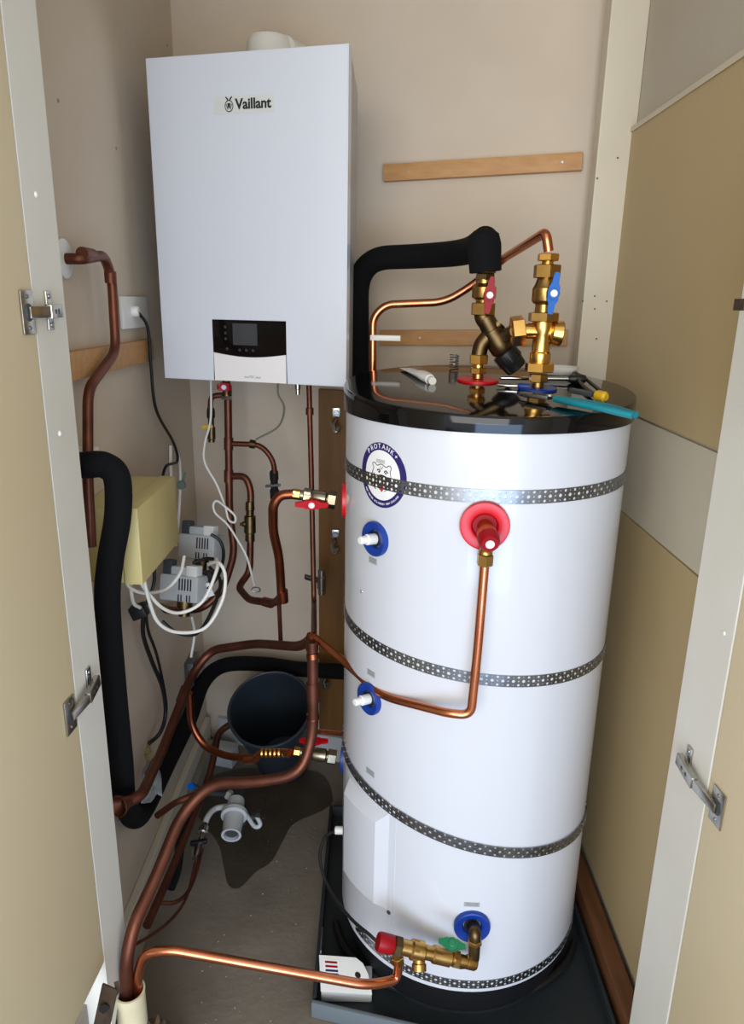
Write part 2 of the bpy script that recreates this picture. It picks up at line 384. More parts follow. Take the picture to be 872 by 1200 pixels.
# front cover with a shallow notch for the control panel
cx0, cx1, cy = .142, .338, .150
b = B(); plate(b, [(0, 0), (cx0, 0), (cx0, cy), (cx1, cy), (cx1, 0), (BW_, 0), (BW_, BH), (0, BH)], -.024, 0)
bmesh.ops.bevel(b, geom=[e for e in b.edges if abs(e.verts[0].co.z) < 1e-6 and abs(e.verts[1].co.z) < 1e-6], offset=.002, segments=2, affect='EDGES')
place(b, BL, bu, Z3, bn); obj('front_cover', b, enamel, bt)
flap = B(); N = 24
def curvev(s): return .070-.009*math.sin(PI*s)
poly = [(cx0+.0015, .001), (cx1-.0015, .001)]+[(cx1-.0015+(cx0-cx1+.003)*k/N, curvev(k/N)) for k in range(N+1)]
plate(flap, poly, -.02, .001); place(flap, BL, bu, Z3, bn); fo = obj('control_flap', flap, panelw, bt)
pn = B(); poly = [(cx0, cy), (cx0, curvev(0)+.001)]+[(cx0+(cx1-cx0)*k/N, curvev(k/N)+.001) for k in range(1, N)]+[(cx1, curvev(0)+.001), (cx1, cy)]
plate(pn, poly, -.02, .0005); place(pn, BL, bu, Z3, bn); po = obj('display_panel', pn, blackg, bt)
s = bbox(cx0+.055, cx0+.120, .090, .142, .0004, .0011, .0003); obj('screen', s, screen, po)
for k, (u, v) in enumerate(((.035, .133), (.035, .118), (.035, .104), (.038, .080), (.072, .078), (.09, .078), (.108, .078))):
    n = B(); disc(n, .0035, .0003, .0009, 14, 0, (cx0+u, v)); place(n, BL, bu, Z3, bn); obj('touch_button', n, mat('button_print', (46, 48, 50), .4), po)
tb = text_bm('ecoTEC plus', .0085); place(tb, bpt(cx0+.105, .013, .0012), bu, Z3, bn); obj('model_lettering', tb, inkg, fo, smooth=False)
# badge sticker and maker's mark
st = bbox(.170, .317, .604, .640, .0001, .0006); so = obj('badge_sticker', st, sticker, bt)
tb = text_bm('Vaillant', .030, .0004, bold=.0007); 
for v in tb.verts: v.co.x *= .96
wd = max(v.co.x for v in tb.verts)-min(v.co.x for v in tb.verts); f_ = .088/wd
for v in tb.verts: v.co.x *= f_
for v in list(tb.verts): v.co.y *= 1.0
# embolden by an offset copy
g = tb.copy()
place(tb, bpt(.266, .622, .0008), bu, Z3, bn); obj('logo_lettering', tb, ink, so, smooth=False)
place(g, bpt(.2667, .6223, .0009), bu, Z3, bn); obj('logo_lettering', g, ink, so, smooth=False)
e = B(); disc(e, .0105, .0006, .0011, 30, .0088, (.207, .620), .0125); 
for sx in (-1, 1):
    plate(e, [(.207+sx*.001, .634), (.207+sx*.007, .640), (.207+sx*.0085, .638), (.207+sx*.003, .631)], .0006, .0011)
plate(e, [(.203, .626), (.211, .626), (.209, .616), (.205, .616)], .0006, .0011)
for sx in (-1, 1): plate(e, [(.207+sx*.002, .614), (.207+sx*.006, .625), (.207+sx*.0072, .623), (.207+sx*.0035, .612)], .0006, .0011)
place(e, BL, bu, Z3, bn); obj('emblem', e, ink, so, smooth=False)
# flue
fb = W(316, 52, y=2.14); ft = W(316, 40, y=2.14).z
b = B(); lathe(b, (fb.x, fb.y, BL.z+BH-.006), Z3, [(0, .060), (ft-BL.z-BH-.02, .060), (ft-BL.z-BH-.004, .052), (ft-BL.z-BH+.004, .036), (ft-BL.z-BH+.006, .002)], 36); fo2 = obj('flue', b, whitep, bt)
b = B(); sweep(b, [V((fb.x+.03, fb.y, ft-.052)), V((fb.x+.075, fb.y+.06, ft-.058)), V((fb.x+.10, bw(fb.x+.10)-.002, ft-.058))], .052, 26); obj('flue_elbow', b, whitep, fo2)
# underside: small clips and sockets
for q in ((349, 458),):
    p = W(q[0], q[1], y=2.0); b = B(); lathe(b, p+Z3*.025, -Z3, [(0, .008), (.02, .008), (.022, .006), (.035, .006)], 14); obj('drain_nipple', b, nickel, bt)

# ------------------------------------------------------------------ tank
TX, TY, TR = .24, 1.556, .30
TZ0, TZ1 = .116, 1.392
tk = thing('hot_water_tank', (TX, TY, .034), 'tall white cylindrical hot water tank with a glossy black lid', 'water tank')
def T(a, z, off=0.): return V((TX+(TR+off)*math.cos(a), TY+(TR+off)*math.sin(a), z))
def on_tank(px, py, off=0.):
    d = ray(px, py); ox, oy = -TX, -TY; R_ = TR+off
    A = d.x**2+d.y**2; Bq = 2*(ox*d.x+oy*d.y); C_ = ox*ox+oy*oy-R_*R_
    D = Bq*Bq-4*A*C_; t = (-Bq-math.sqrt(max(D, 0)))/(2*A)
    p = V((0, 0, CH))+d*t; return math.atan2(p.y-TY, p.x-TX), p.z
def wrap(a0, z0, off=0.):
    return lambda c: T(a0+c.x/TR, z0+c.y, off+c.z)
def zl(y): return 1.415+.0667*(y-(TY-TR))
b = B(); lathe(b, (TX, TY, 0), Z3, [(TZ0, .294), (TZ0, TR), (.6, TR), (1.0, TR), (TZ1, TR), (TZ1, .29)], 96); obj('shell', b, tankw, tk)
b = B(); lathe(b, (TX, TY, 0), Z3, [(.034, .27), (.034, .280), (.05, .284), (TZ0-.012, .287), (TZ0-.001, .297), (TZ0-.001, .28)], 72); obj('base_skirt', b, blackp, tk)
b = B(); lathe(b, (TX, TY, 0), Z3, [(1.384, .301), (1.384, .3045), (1.40, .3055)], 96, closed=False)
lathe(b, (TX, TY, 0), Z3, [(1.40, .3055), (1.411, .3055), (1.4145, .3035), (1.415, .300), (1.415, .15), (1.415, .0001)], 96, closed=False)
bmesh.ops.remove_doubles(b, verts=b.verts, dist=.0002)
for v in b.verts:
    if v.co.z > 1.405: v.co.z += .0667*(v.co.y-(TY-TR))
obj('lid', b, blackg, tk)
def on_lid(px, py, dz=0.):
    d = ray(px, py); o = V((0, 0, CH)); # plane z = 1.415+.0667*(y-(TY-TR))+dz
    t = (1.415-.0667*(TY-TR)+dz-CH)/(d.z-.0667*d.y); return o+d*t
LN = V((0, -.0667, 1)).normalized()
# seam of sheet metal
# port collars: dished discs standing on the shell
def collar(px, py, r, m, name='port_collar', hole=None, thick=.010):
    a, z = on_tank(px, py); c = T(a, z, 0); n = V((math.cos(a), math.sin(a), 0))
    b = B(); lathe(b, c-n*.004, n, [(0, r*.98), (.006+.004, r), (thick+.003, r*.97), (thick+.004, r*.9), (thick, r*.55), (thick-.004, r*.48), (thick-.007, r*.46)], 40)
    o = obj(name, b, m, tk)
    b = B(); lathe(b, c+n*(thick-.008), n, [(0, r*.45), (.0015, r*.45)], 30); obj('port_hole', b, mat('port_shadow_plastic', (20, 22, 30), .6) if m is bluep else dredp, o)
    return c, n, o
for q, lb in (((441, 631), 'a'), ((434, 818), 'b')):
    c, n, o = collar(*q, .036, bluep)
    b = B(); dr_ = (n+V((-.25, -.15, .12))).normalized(); lathe(b, c+n*.004, dr_, [(0, .011), (.02, .011), (.021, .0085), (.036, .008), (.038, .006)], 18); obj('sensor_plug', b, whitep, o)
def small_label(px, py, w_, h_, m=labelg, lines=2):
    a, z = on_tank(px, py); b = B()
    n_ = 6
    for i in range(n_):
        plate(b, [(-w_/2+w_*i/n_, -h_/2), (-w_/2+w_*(i+1)/n_, -h_/2), (-w_/2+w_*(i+1)/n_, h_/2), (-w_/2+w_*i/n_, h_/2)], .0002, .0007)
    remap(b, wrap(a, z)); o = obj('label', b, m, tk, smooth=False)
    for k in range(lines):
        b = B(); yy = h_*(.22-.4*k)
        plate(b, [(-w_*.38, yy), (w_*.38, yy), (w_*.38, yy+.0015), (-w_*.38, yy+.0015)], .0007, .001)
        remap(b, wrap(a, z)); obj('print_line', b, inkg, o, smooth=False)
small_label(437, 657, .026, .013); small_label(435, 789, .026, .013); small_label(434, 905, .028, .014); small_label(553, 1060, .034, .011)
# small white dot
a, z = on_tank(424, 693); b = B(); lathe(b, T(a, z, -.001), V((math.cos(a), math.sin(a), 0)), [(0, .004), (.003, .003)], 12); obj('shell_rivet', b, chrome, tk)
# round badge
ba, bz = on_tank(447, 557)
def bw_(c): return T(ba+c.x/TR, bz+c.y, c.z)
BR = .064
b = B()
for i in range(14):      # white disc as curved strips
    x0, x1 = -BR+2*BR*i/14, -BR+2*BR*(i+1)/14; h0, h1 = [math.sqrt(max(BR*BR-x*x, 1e-9)) for x in (x0, x1)]
    plate(b, [(x0, -h0), (x1, -h1), (x1, h1), (x0, h0)] if h0 > 1e-4 and h1 > 1e-4 else ([(x0, -h0), (x1, -h1), (x1, h1)] if h1 > 1e-4 else [(x0, -h0), (x1, -h1), (x0, h0)]), .0002, .0007)
bo = obj('round_badge', remap(b, bw_), labelw, tk, smooth=False)
b = B(); disc(b, BR, .0007, .0011, 64, BR*.77); obj('badge_ring', remap(b, bw_), purple, bo, smooth=False)
def arc_text(s, size, rad, mid, step, inner=False):
    out = B()
    for k, ch in enumerate(s):
        if ch == ' ': continue
        th = mid+(k-(len(s)-1)/2)*step*(-1 if not inner else 1)
        g = text_bm(ch, size, .0004)
        rot = th-PI/2 if not inner else th+PI/2
        me = bpy.data.meshes.new('g')
        for v in g.verts:
            x, y = v.co.x, v.co.y; v.co.x = rad*math.cos(th)+x*math.cos(rot)-y*math.sin(rot); v.co.y = rad*math.sin(th)+x*math.sin(rot)+y*math.cos(rot); v.co.z += .0013
        g.to_mesh(me); g.free(); out.from_mesh(me); bpy.data.meshes.remove(me)
    return out
obj('badge_lettering', remap(arc_text('PROTANK+', .0135, BR*.885, PI*.5, .21), bw_), labelw, bo, smooth=False)
obj('badge_lettering', remap(arc_text('HOT WATER CYLINDERS NEW ZEALAND', .0055, BR*.885, -PI*.5, .062, True), bw_), labelw, bo, smooth=False)
# dog head line drawing on the badge
def stroke(bm, pts, wd_, z=.0008):
    pts = [V((p[0], p[1], 0)) for p in pts]; pts = catmull(pts, 5)
    for a_, b_ in zip(pts, pts[1:]):
        d = (b_-a_); 
        if d.length < 1e-6: continue
        n = V((-d.y, d.x, 0)).normalized()*wd_/2
        plate(bm, [(a_+n)[:2], (a_-n)[:2], (b_-n)[:2], (b_+n)[:2]], z, z+.0003)
S = .001
dg = B()
for pts, w_ in (([(-22, 14), (-26, 22), (-18, 24), (-12, 20), (0, 24), (14, 20), (20, 24), (27, 21), (24, 12)], 1.4), ([(-22, 14), (-27, 2), (-30, -12), (-24, -22), (-14, -28)], 1.4),
                ([(24, 12), (27, 0), (26, -12), (20, -22), (10, -28)], 1.2), ([(-12, 10), (-6, 13), (-2, 9)], 2.2), ([(8, 9), (13, 13), (19, 9)], 2.2),
                ([(-16, -6), (-8, 1), (4, 3), (14, 1), (22, -6)], 1.3), ([(-16, -6), (-18, -14), (-8, -18), (0, -13), (10, -18), (20, -14), (22, -6)], 1.5), ([(2, -4), (2, -12)], 1.4),
                ([(-10, -20), (0, -27), (12, -20)], 1.3), ([(-24, 4), (-18, 0), (-20, -8)], 1), ([(-3, 20), (0, 14), (5, 20)], .9)):
    stroke(dg, [(x*S, y*S-.002) for x, y in pts], w_*S)
obj('badge_drawing', remap(dg, bw_), ink, bo, smooth=False)
dg = B(); disc(dg, .0055, .0008, .0012, 18, 0, (.002, -.002), .0038); disc(dg, .002, .0008, .0012, 12, 0, (-.006, .006)); disc(dg, .002, .0008, .0012, 12, 0, (.013, .006)); obj('badge_drawing', remap(dg, bw_), ink, bo, smooth=False)
dg = B(); plate(dg, [(-.002, -.017), (.007, -.017), (.008, -.027), (.003, -.033), (-.002, -.028)], .0013, .0016); obj('badge_tongue', remap(dg, bw_), tongue, bo, smooth=False)
for k in range(3):
    dg = B(); plate(dg, [(-.014, .0295-.0025*k), (.010, .0295-.0025*k), (.010, .0303-.0025*k), (-.014, .0303-.0025*k)], .0013, .0016); obj('print_line', remap(dg, bw_), inkg, bo, smooth=False)
# thermostat access panel, lower left
aL, zT = on_tank(408, 905); aR, _ = on_tank(461, 960)
a0_, a1_ = math.radians(-158), math.radians(-127.5)
zt, zb_ = on_tank(430, 935)[1], on_tank(425, 1040)[1]
b = B(); Nn = 12
fa0, fa1 = a0_-.10, math.radians(-125.8)
def arcplate(bm, a0, a1, z0, z1, o0, o1, n=12, bevel=0):
    rows = []
    for k in range(n+1):
        a = a0+(a1-a0)*k/n
        ins = bevel
        rows.append([bm.verts.new(T(a, z0, o0)), bm.verts.new(T(a, z1, o0)), bm.verts.new(T(max(min(a, a1-ins/TR), a0+ins/TR), z1-ins, o1)), bm.verts.new(T(max(min(a, a1-ins/TR), a0+ins/TR), z0+ins, o1))])
    for r0, r1 in zip(rows, rows[1:]):
        for i in range(4): bm.faces.new((r0[i], r0[(i+1) % 4], r1[(i+1) % 4], r1[i]))
    bm.faces.new(rows[0]); bm.faces.new(rows[-1][::-1])
    bmesh.ops.remove_doubles(bm, verts=bm.verts, dist=1e-5)
    return bm
zc, zd = on_tank(420, 912)[1], on_tank(448, 1075)[1]
ap = obj('access_panel', arcplate(B(), fa0, fa1, zd, zc, -.001, .0025, 16), tankw, tk)
obj('raised_cover', arcplate(B(), a0_, a1_-.02, zb_+.0, .536, .002, .025, 12, .021), tankw, ap, auto=25)
for aa, zz in ((fa1-.03, zd+.03),):
    b = B(); lathe(b, T(aa, zz, .0015), V((math.cos(aa), math.sin(aa), 0)), [(0, .005), (.003, .005), (.004, .003)], 14); obj('screw_head', b, dgrey, ap)
p = W(398, 973, y=1.5); b = B(); lathe(b, V((p.x+.008, p.y, p.z)), -X3, [(0, .010), (.018, .010), (.02, .008)], 14); obj('cable_gland', b, whitep, tk)

# perforated steel straps
def strap(zc_, tilt, wd_, label, a_lo=-PI, a_hi=0., off=.0016):
    cols = int((a_hi-a_lo)*TR/.0105); rows = 3; b = B()
    pitch = (a_hi-a_lo)/cols; hh = wd_/rows
    def P(u, v, o=off):
        a = a_lo+u*pitch; return T(a, zc_+tilt*math.cos(a)+v-wd_/2, o)
    cache = {}
    def gv(i, j, kind=0):
        # grid corner vertices
        k = (round(i, 3), round(j, 3))
        if k not in cache: cache[k] = b.verts.new(P(i, j*hh))
        return cache[k]
    for r in range(rows):
        sh = .5 if r == 1 else 0
        rad = .0034 if r == 1 else .0022
        for c in range(cols):
            cu, cv = c+.5, r+.5
            outer = []
            for dx, dy in ((-.5, -.5), (0, -.5), (.5, -.5), (.5, 0), (.5, .5), (0, .5), (-.5, .5), (-.5, 0)):
                outer.append((cu+dx+sh*0, cv+dy))
            ov = [gv(*q) for q in outer]; iv = []; iw = []
            for k in range(8):
                an = -3*PI/4+k*PI/4
                # middle row holes are shifted by alternating columns through their size
                rr = rad if (r != 1) else (.0036 if c % 2 == 0 else .0018)
                if r != 1: rr = .0030 if c % 2 == 1 else .0014
                du_, dv_ = rr*math.cos(an)/(TR*pitch), rr*math.sin(an)
                iv.append(b.verts.new(P(cu+du_, cv*hh+dv_))); iw.append(b.verts.new(P(cu+du_, cv*hh+dv_, off-.0011)))
            for k in range(8):
                b.faces.new((ov[k], ov[(k+1) % 8], iv[(k+1) % 8], iv[k])); b.faces.new((iv[k], iv[(k+1) % 8], iw[(k+1) % 8], iw[k]))
    # top and bottom edges
    for j, o2 in ((0, 0), (rows, 0)):
        for i in range(cols*2):
            q0, q1 = gv(i/2, j), gv((i+1)/2, j)
            e0, e1 = b.verts.new(P(i/2, j*hh, off-.0013)), b.verts.new(P((i+1)/2, j*hh, off-.0013)); b.faces.new((q0, q1, e1, e0))
    return b
ST = [(1.6-.331, -.0107+.012, .026, 'topmost perforated steel strap around the tank, crossing the round badge', PI*1.0),
      (1.6-.700, -.0237, .025, 'second perforated steel strap from the top, behind the copper relief pipe', PI),
      (1.6-1.094, -.0688, .025, 'third perforated steel strap, sagging across the tank above the access cover', PI)]
for z_, t_, w_, lb, _ in ST:
    b = strap(z_, t_, w_, lb, math.radians(-200), math.radians(18), .0016 if z_ > .6 else .0042); obj('steel_strap', b, galv, label=lb, cat='strap', smooth=True, origin=(TX, TY, z_))
b = strap(.138, -.004, .022, '', math.radians(-150), math.radians(-15)); obj('steel_strap', b, galv, label='lowest perforated steel strap round the foot of the tank', cat='strap', origin=(TX, TY, .138))

# ------------------------------------------------------------------ valves
def fitting(A, d, segs, parent, name='body', m=brass, seg=24):
    """turned body along an axis"""
    return obj(name, lathe(B(), A, d, segs, seg), m, parent)
def hexnut(A, d, t0, t1, r, parent, m=brass): return obj('hex_nut', nut(B(), A, d, t0, t1, r), m, parent)
def butterfly(c, out, along, m, parent, L=.07, cap=whitep):
    """T handle: boss, two wings along an axis"""
    out = V(out).normalized(); along = V(along).normalized(); side = out.cross(along)
    b = B(); lathe(b, V(c), out, [(0, .006), (.010, .006), (.010, .013), (.020, .012)], 20)
    for s in (-1, 1):
        w_ = [(0, .010), (.012, .011), (.02, .007), (L/2-.006, .006), (L/2, .004)]
        va = []
        for t, hw in w_:
            p = V(c)+out*(.015+.004*t/L)+along*s*t
            va.append([b.verts.new(p+side*hw*sx+out*oz) for sx, oz in ((-1, -.004), (1, -.004), (1, .003), (-1, .003))])
        for r0, r1 in zip(va, va[1:]):
            for i in range(4): b.faces.new((r0[i], r0[(i+1) % 4], r1[(i+1) % 4], r1[i]))
        b.faces.new(va[0]); b.faces.new(va[-1])
    h = obj('handle', b, m, parent)
    b = B(); lathe(b, V(c)+out*.020, out, [(0, .0072), (.002, .0072), (.003, .006)], 18); cp_ = obj('handle_cap', b, cap, h)
    return h
OUT = V((-.05, -1, .08)).normalized()
# --- left riser on the lid: union, tempering valve, ball valve with red handle
Rb = on_lid(560, 446); yR = Rb.y
def R_(px, py, dy=0): return W(px, py, y=yR+dy)
t = thing('tempering_valve', Rb, 'brass tempering valve with black knob and red butterfly handle on the tank lid', 'valve')
b = B(); lathe(b, Rb-LN*.0, LN, [(0, .046), (.004, .046), (.005, .042), (.004, .02)], 40)
obj('lid_collar', b, redring, label='flat red ring on the black lid under the tempering valve', cat='collar')
Rb2 = Rb+Z3*.005
u1 = R_(561, 424); d = (u1-Rb2)
fitting(Rb2, d, [(0, .012), (.012, .012)], t, 'nipple', brass)
hexnut(Rb2, d, .010, .024, .019, t, brass_b); fitting(Rb2, d, [(.024, .011), (.03, .011), (.032, .014)], t, 'neck', brass_b)
hexnut(Rb2, d, .031, .052, .0215, t, brass_b)
e1, e2, e3 = R_(562, 412), R_(566, 402), R_(584, 385)
obj('inlet_elbow', sweep(B(), fillet([Rb2+d.normalized()*.05, e1, R_(564, 404), R_(585, 378)], .02), .017, 18), bronze, t)
m1, m2 = R_(568, 372), R_(590, 412)
dm = (m2-m1).normalized(); Lm = (m2-m1).length
fitting(m1, dm, [(-.004, .015), (.0, .020), (Lm*.35, .021), (Lm*.36, .024), (Lm*.75, .026), (Lm*.95, .025), (Lm, .022)], t, 'body', bronze)
k0 = m2; kn = (R_(606, 432)-k0); kl = kn.length
b = lathe(B(), k0, kn, [(0, .024), (.002, .0275), (kl*.55, .0275), (kl*.6, .026), (kl-.002, .024), (kl, .022)], 28); kb = obj('temperature_knob', b, blackp, t)
kd = kn.normalized()
for k in range(14):
    n_ = kd.orthogonal().normalized(); n_ = Quaternion(kd, 2*PI*k/14) @ n_
    b = B(); obox(b, k0+kd*kl*.3+n_*.0278, kd, n_, kd.cross(n_), kl*.5, .002, .0025, .0005); obj('grip_rib', b, blackp, kb)
v0, v1 = R_(566, 365), R_(569, 318); dv = v1-v0; Lv = dv.length
obj('upper_neck', sweep(B(), fillet([m1+dm*.02, R_(566, 372), v0], .015), .019, 18), bronze, t)
hexnut(v0, dv, -.008, .018, .0275, t)
fitting(v0, dv, [(.018, .016), (.024, .017), (.028, .025), (.030, .026), (.050, .026), (.052, .024), (.058, .019), (.066, .019)], t, 'ball_body')
hexnut(v0, dv, .064, .078, .021, t, bronze); hexnut(v0, dv, .078, Lv, .024, t)
hb = R_(573, 347, -.026); butterfly(hb, OUT, (.10, 0, 1), dredp, t, .075)
# branch to the right valve
Bb = on_lid(630, 456); yB = Bb.y
def B_(px, py, dy=0): return W(px, py, y=yB+dy)
j0, j1 = R_(580, 402), B_(606, 388)
obj('side_port', sweep(B(), [R_(574, 404), R_(590, 394), j1], .0155, 18), bronze, t)
jn = (B_(622, 386)-j1)
# --- right riser: relief valve / inlet control with blue handle
t = thing('cold_inlet_valve', Bb, 'tall brass cold inlet valve with a blue butterfly handle on the tank lid', 'valve')
b = B(); lathe(b, Bb, LN, [(0, .040), (.004, .040), (.005, .036), (.004, .02)], 40); obj('lid_collar', b, bluep, label='flat blue ring on the black lid under the cold inlet valve', cat='collar')
hx = obj('hex_nut', nut(B(), j1+jn.normalized()*-.012, jn, 0, .026, .031), brass_b, t)
top = B_(643, 296); da = top-Bb; La = da.length; an = da.normalized()
def ta(py): return (B_(636, py)-Bb).dot(an)
A0 = Bb+an*.004
fitting(A0, an, [(0, .012), (.012, .012)], t, 'nipple')
hexnut(Bb, an, ta(448), ta(438), .020, t); hexnut(Bb, an, ta(436), ta(425), .031, t, brass_b)
fitting(Bb, an, [(ta(430), .018), (ta(424), .021), (ta(414), .0215), (ta(412), .0185), (ta(392), .0185), (ta(386), .023), (ta(380), .022), (ta(372), .020)], t, 'body', brass_b)
hexnut(Bb, an, ta(377), ta(366), .032, t); fitting(Bb, an, [(ta(366), .019), (ta(357), .018), (ta(355), .024), (ta(352), .0265), (ta(338), .0265), (ta(336), .024), (ta(328), .019), (ta(326), .018)], t, 'ball_body')
hexnut(Bb, an, ta(326), ta(310), .028, t); fitting(Bb, an, [(ta(310), .012), (ta(306), .011)], t, 'neck', brass_b); hexnut(Bb, an, ta(306), ta(297), .022, t, brass_b)
cB = Bb+an*ta(388)
obj('left_port', sweep(B(), [cB, j1+jn.normalized()*.005], .0155, 18), brass_b, t)
rp = (B_(658, 391)-cB); obj('relief_port', lathe(B(), cB, rp, [(0, .014), (rp.length*.35, .016), (rp.length*.5, .023), (rp.length*.95, .0265), (rp.length, .025)], 24), brass_b, t)
butterfly(B_(647, 345, -.028), OUT, (.10, 0, 1), bluel, t, .08)
# pipes on the top
pipe('copper_pipe', [W(437, 447, y=1.905), W(437, 372, y=1.905), W(452, 357, y=1.905), W(522, 354, y=1.88), W(556, 333, y=1.86), W(590, 303, y=1.82), W(640, 272, y=yB), top+an*.002],
     .0098, cop_new, 'bright copper pipe bending from behind the tank up to the cold inlet valve', bend=.035)
b = sweep(B(), [W(420, 455, y=2.03), W(420, 450, y=2.03)]+fillet([W(420, 445, y=2.03), W(419, 303, y=2.03), W(500, 300, y=1.93), W(548, 296, y=1.80), W(569, 282, y=yR+.01)], .10, 10), .030, 22)
o = obj('foam_insulated_pipe', b, foam, label='black foam-lagged pipe arching from behind the tank to the red handled valve', cat='pipe')
b = lathe(B(), R_(569, 319), R_(567, 278)-R_(569, 319), [(0, .031), (.001, .034), (.055, .036), (.075, .032), (.085, .020), (.088, .004)], 28); obj('foam_elbow', b, foam, o)
b = B(); c = W(452, 396, y=1.90); obox(b, c, V((1, -.1, 0)), V((.1, 1, 0)), Z3, .078, .022, .014, .002); obj('pipe_clip', b, whitep, label='small white clip holding the copper pipe behind the tank', cat='clip')

# ------------------------------------------------------------------ things lying on the lid
def lid_thing_tube():
    A, E = on_lid(476, 428, .010), on_lid(504, 446, .006)
    t = thing('sealant_tube', (A+E)/2, 'squeezed white sealant tube with white cap on the black lid', 'tube')
    d = (E-A); L = d.length; dn_ = d.normalized(); sd = dn_.cross(Z3).normalized(); b = B(); rows = []
    for k in range(9):
        s = k/8; wdt = .016; h = .001+.0095*min(1, s*1.3)
        p = A+d*s+Z3*(h-.008)
        rows.append([b.verts.new(p+sd*wdt*math.cos(2*PI*i/14)*(1 if s < .9 else .7)+Z3*h*math.sin(2*PI*i/14)) for i in range(14)])
    for r0, r1 in zip(rows, rows[1:]):
        for i in range(14): b.faces.new((r0[i], r0[(i+1) % 14], r1[(i+1) % 14], r1[i]))
    b.faces.new(rows[0]); b.faces.new(rows[-1]); obj('body', b, labelw, t)
    obj('cap', lathe(B(), E+Z3*.002, dn_, [(0, .007), (.003, .009), (.018, .0085)], 16), whitep, t)
    b = B(); 
    for k in range(3): obox(b, A+d*(.35+.15*k)+Z3*.0105, sd, dn_, Z3, .022, .002, .0008)
    obj('print_line', b, inkg, t)
lid_thing_tube()
# adjustable wrench with teal grip
A, E = on_lid(652, 467, .012), on_lid(744, 484, .014)
t = thing('slip_joint_pliers', (A+E)/2, 'pliers with teal grips and grey steel jaws lying across the lid edge', 'pliers')
d = E-A; dn_ = d.normalized(); sd = Z3.cross(dn_).normalized()
for s, hgt in ((1, 0), (-1, 0)):
    pts = [A+sd*.004*s, A+d*.25+sd*.012*s, A+d*.6+sd*.014*s, E+sd*.006*s-(Z3*.004)]
    b = B(); sweep(b, catmull(pts, 6), .0062, 12); obj('handle_grip', b, tealp, t)
hA = on_lid(644, 466, .012); H = on_lid(618, 463, .010)
b = B(); sw = (H-hA); obox(b, (H+hA)/2, sw, sd, Z3, sw.length*1.1, .020, .008, .002); obj('jaw', b, galv, t)
b = B(); obox(b, H+sw.normalized()*.008+sd*.008, sw, sd, Z3, .026, .009, .009, .002); obj('jaw', b, nickel, t)
b = B(); lathe(b, hA+Z3*.003, Z3, [(0, .007), (.003, .006)], 16); obj('pivot', b, chrome, t)
for k in range(5):
    b = B(); p = hA.lerp(H, .1+.14*k)+Z3*.005; sweep(b, [p-sd*.008, p+sd*.008], .0014, 6); obj('adjusting_tooth', b, dgrey, t)
# chrome screwdriver behind valves
A, E = on_lid(585, 443, .008), on_lid(672, 444, .010)
t = thing('screwdriver', (A+E)/2, 'long chrome screwdriver lying behind the cold inlet valve', 'screwdriver')
d = (E-A); obj('shaft', lathe(B(), A, d, [(0, .001), (.004, .004), (d.length*.95, .0045)], 12), chrome, t)
dn_ = d.normalized(); obj('handle', lathe(B(), A+d*.93, d, [(0, .006), (.005, .009), (.03, .010), (.038, .008)], 14), blackp, t)
# second, short dark screwdriver in front
A, E = on_lid(582, 451, .006), on_lid(618, 453, .006)
t = thing('screwdriver', (A+E)/2, 'slim steel screwdriver between the two brass risers', 'screwdriver')
d = E-A; obj('shaft', lathe(B(), A, d, [(0, .001), (.003, .0028), (d.length*.7, .0028)], 10), chrome, t); obj('handle', lathe(B(), A+d*.68, d, [(0, .004), (.004, .0065), (d.length*.36, .006)], 12), bluep, t)
# yellow-ended knife
A, E = on_lid(672, 458, .010), on_lid(708, 465, .010)
t = thing('utility_knife', (A+E)/2, 'dark hand tool with a bright yellow end by the pliers', 'knife')
d = E-A; dn_ = d.normalized(); sd = Z3.cross(dn_)
b = B(); obox(b, A+d*.3, dn_, sd, Z3, d.length*.75, .016, .010, .003); obj('body', b, dgrey, t)
obj('end_cap', lathe(B(), A+d*.75, dn_, [(0, .009), (.004, .011), (.02, .0105), (.024, .007)], 16), yellowp, t)
# crossing dark pliers, head near the back
A, E = on_lid(672, 436, .010), on_lid(690, 452, .008)
t = thing('pliers', (A+E)/2, 'small dark pliers with worn steel jaws near the right lid edge', 'pliers')
d = E-A; dn_ = d.normalized(); sd = Z3.cross(dn_).normalized()
for s in (-1, 1): obj('handle', sweep(B(), catmull([A, A+d*.5+sd*.010*s, E+d*.6+sd*.012*s], 5), .004, 10), blackp, t)
b = B(); obox(b, A-dn_*.012, dn_, sd, Z3, .03, .014, .008, .002); obj('jaw', b, bronze, t)
# spring coil standing on the lid
c = on_lid(532, 432); b = B(); pts = [c+V((.011*math.cos(k*.6), .011*math.sin(k*.6), .0015+k*.00055)) for k in range(62)]
obj('wire_coil', sweep(B(), pts, .0012, 6), galv, label='thin wire coil standing on the lid behind the red ring', cat='coil')
# shallow white dish
c = on_lid(652, 439); b = B(); lathe(b, c+Z3*.001, Z3, [(0, .040), (.006, .046), (.015, .050), (.018, .050), (.016, .047), (.006, .042), (.004, .0)], 36); obj('plastic_dish', b, whitep, label='shallow white plastic dish at the back of the lid', cat='dish')

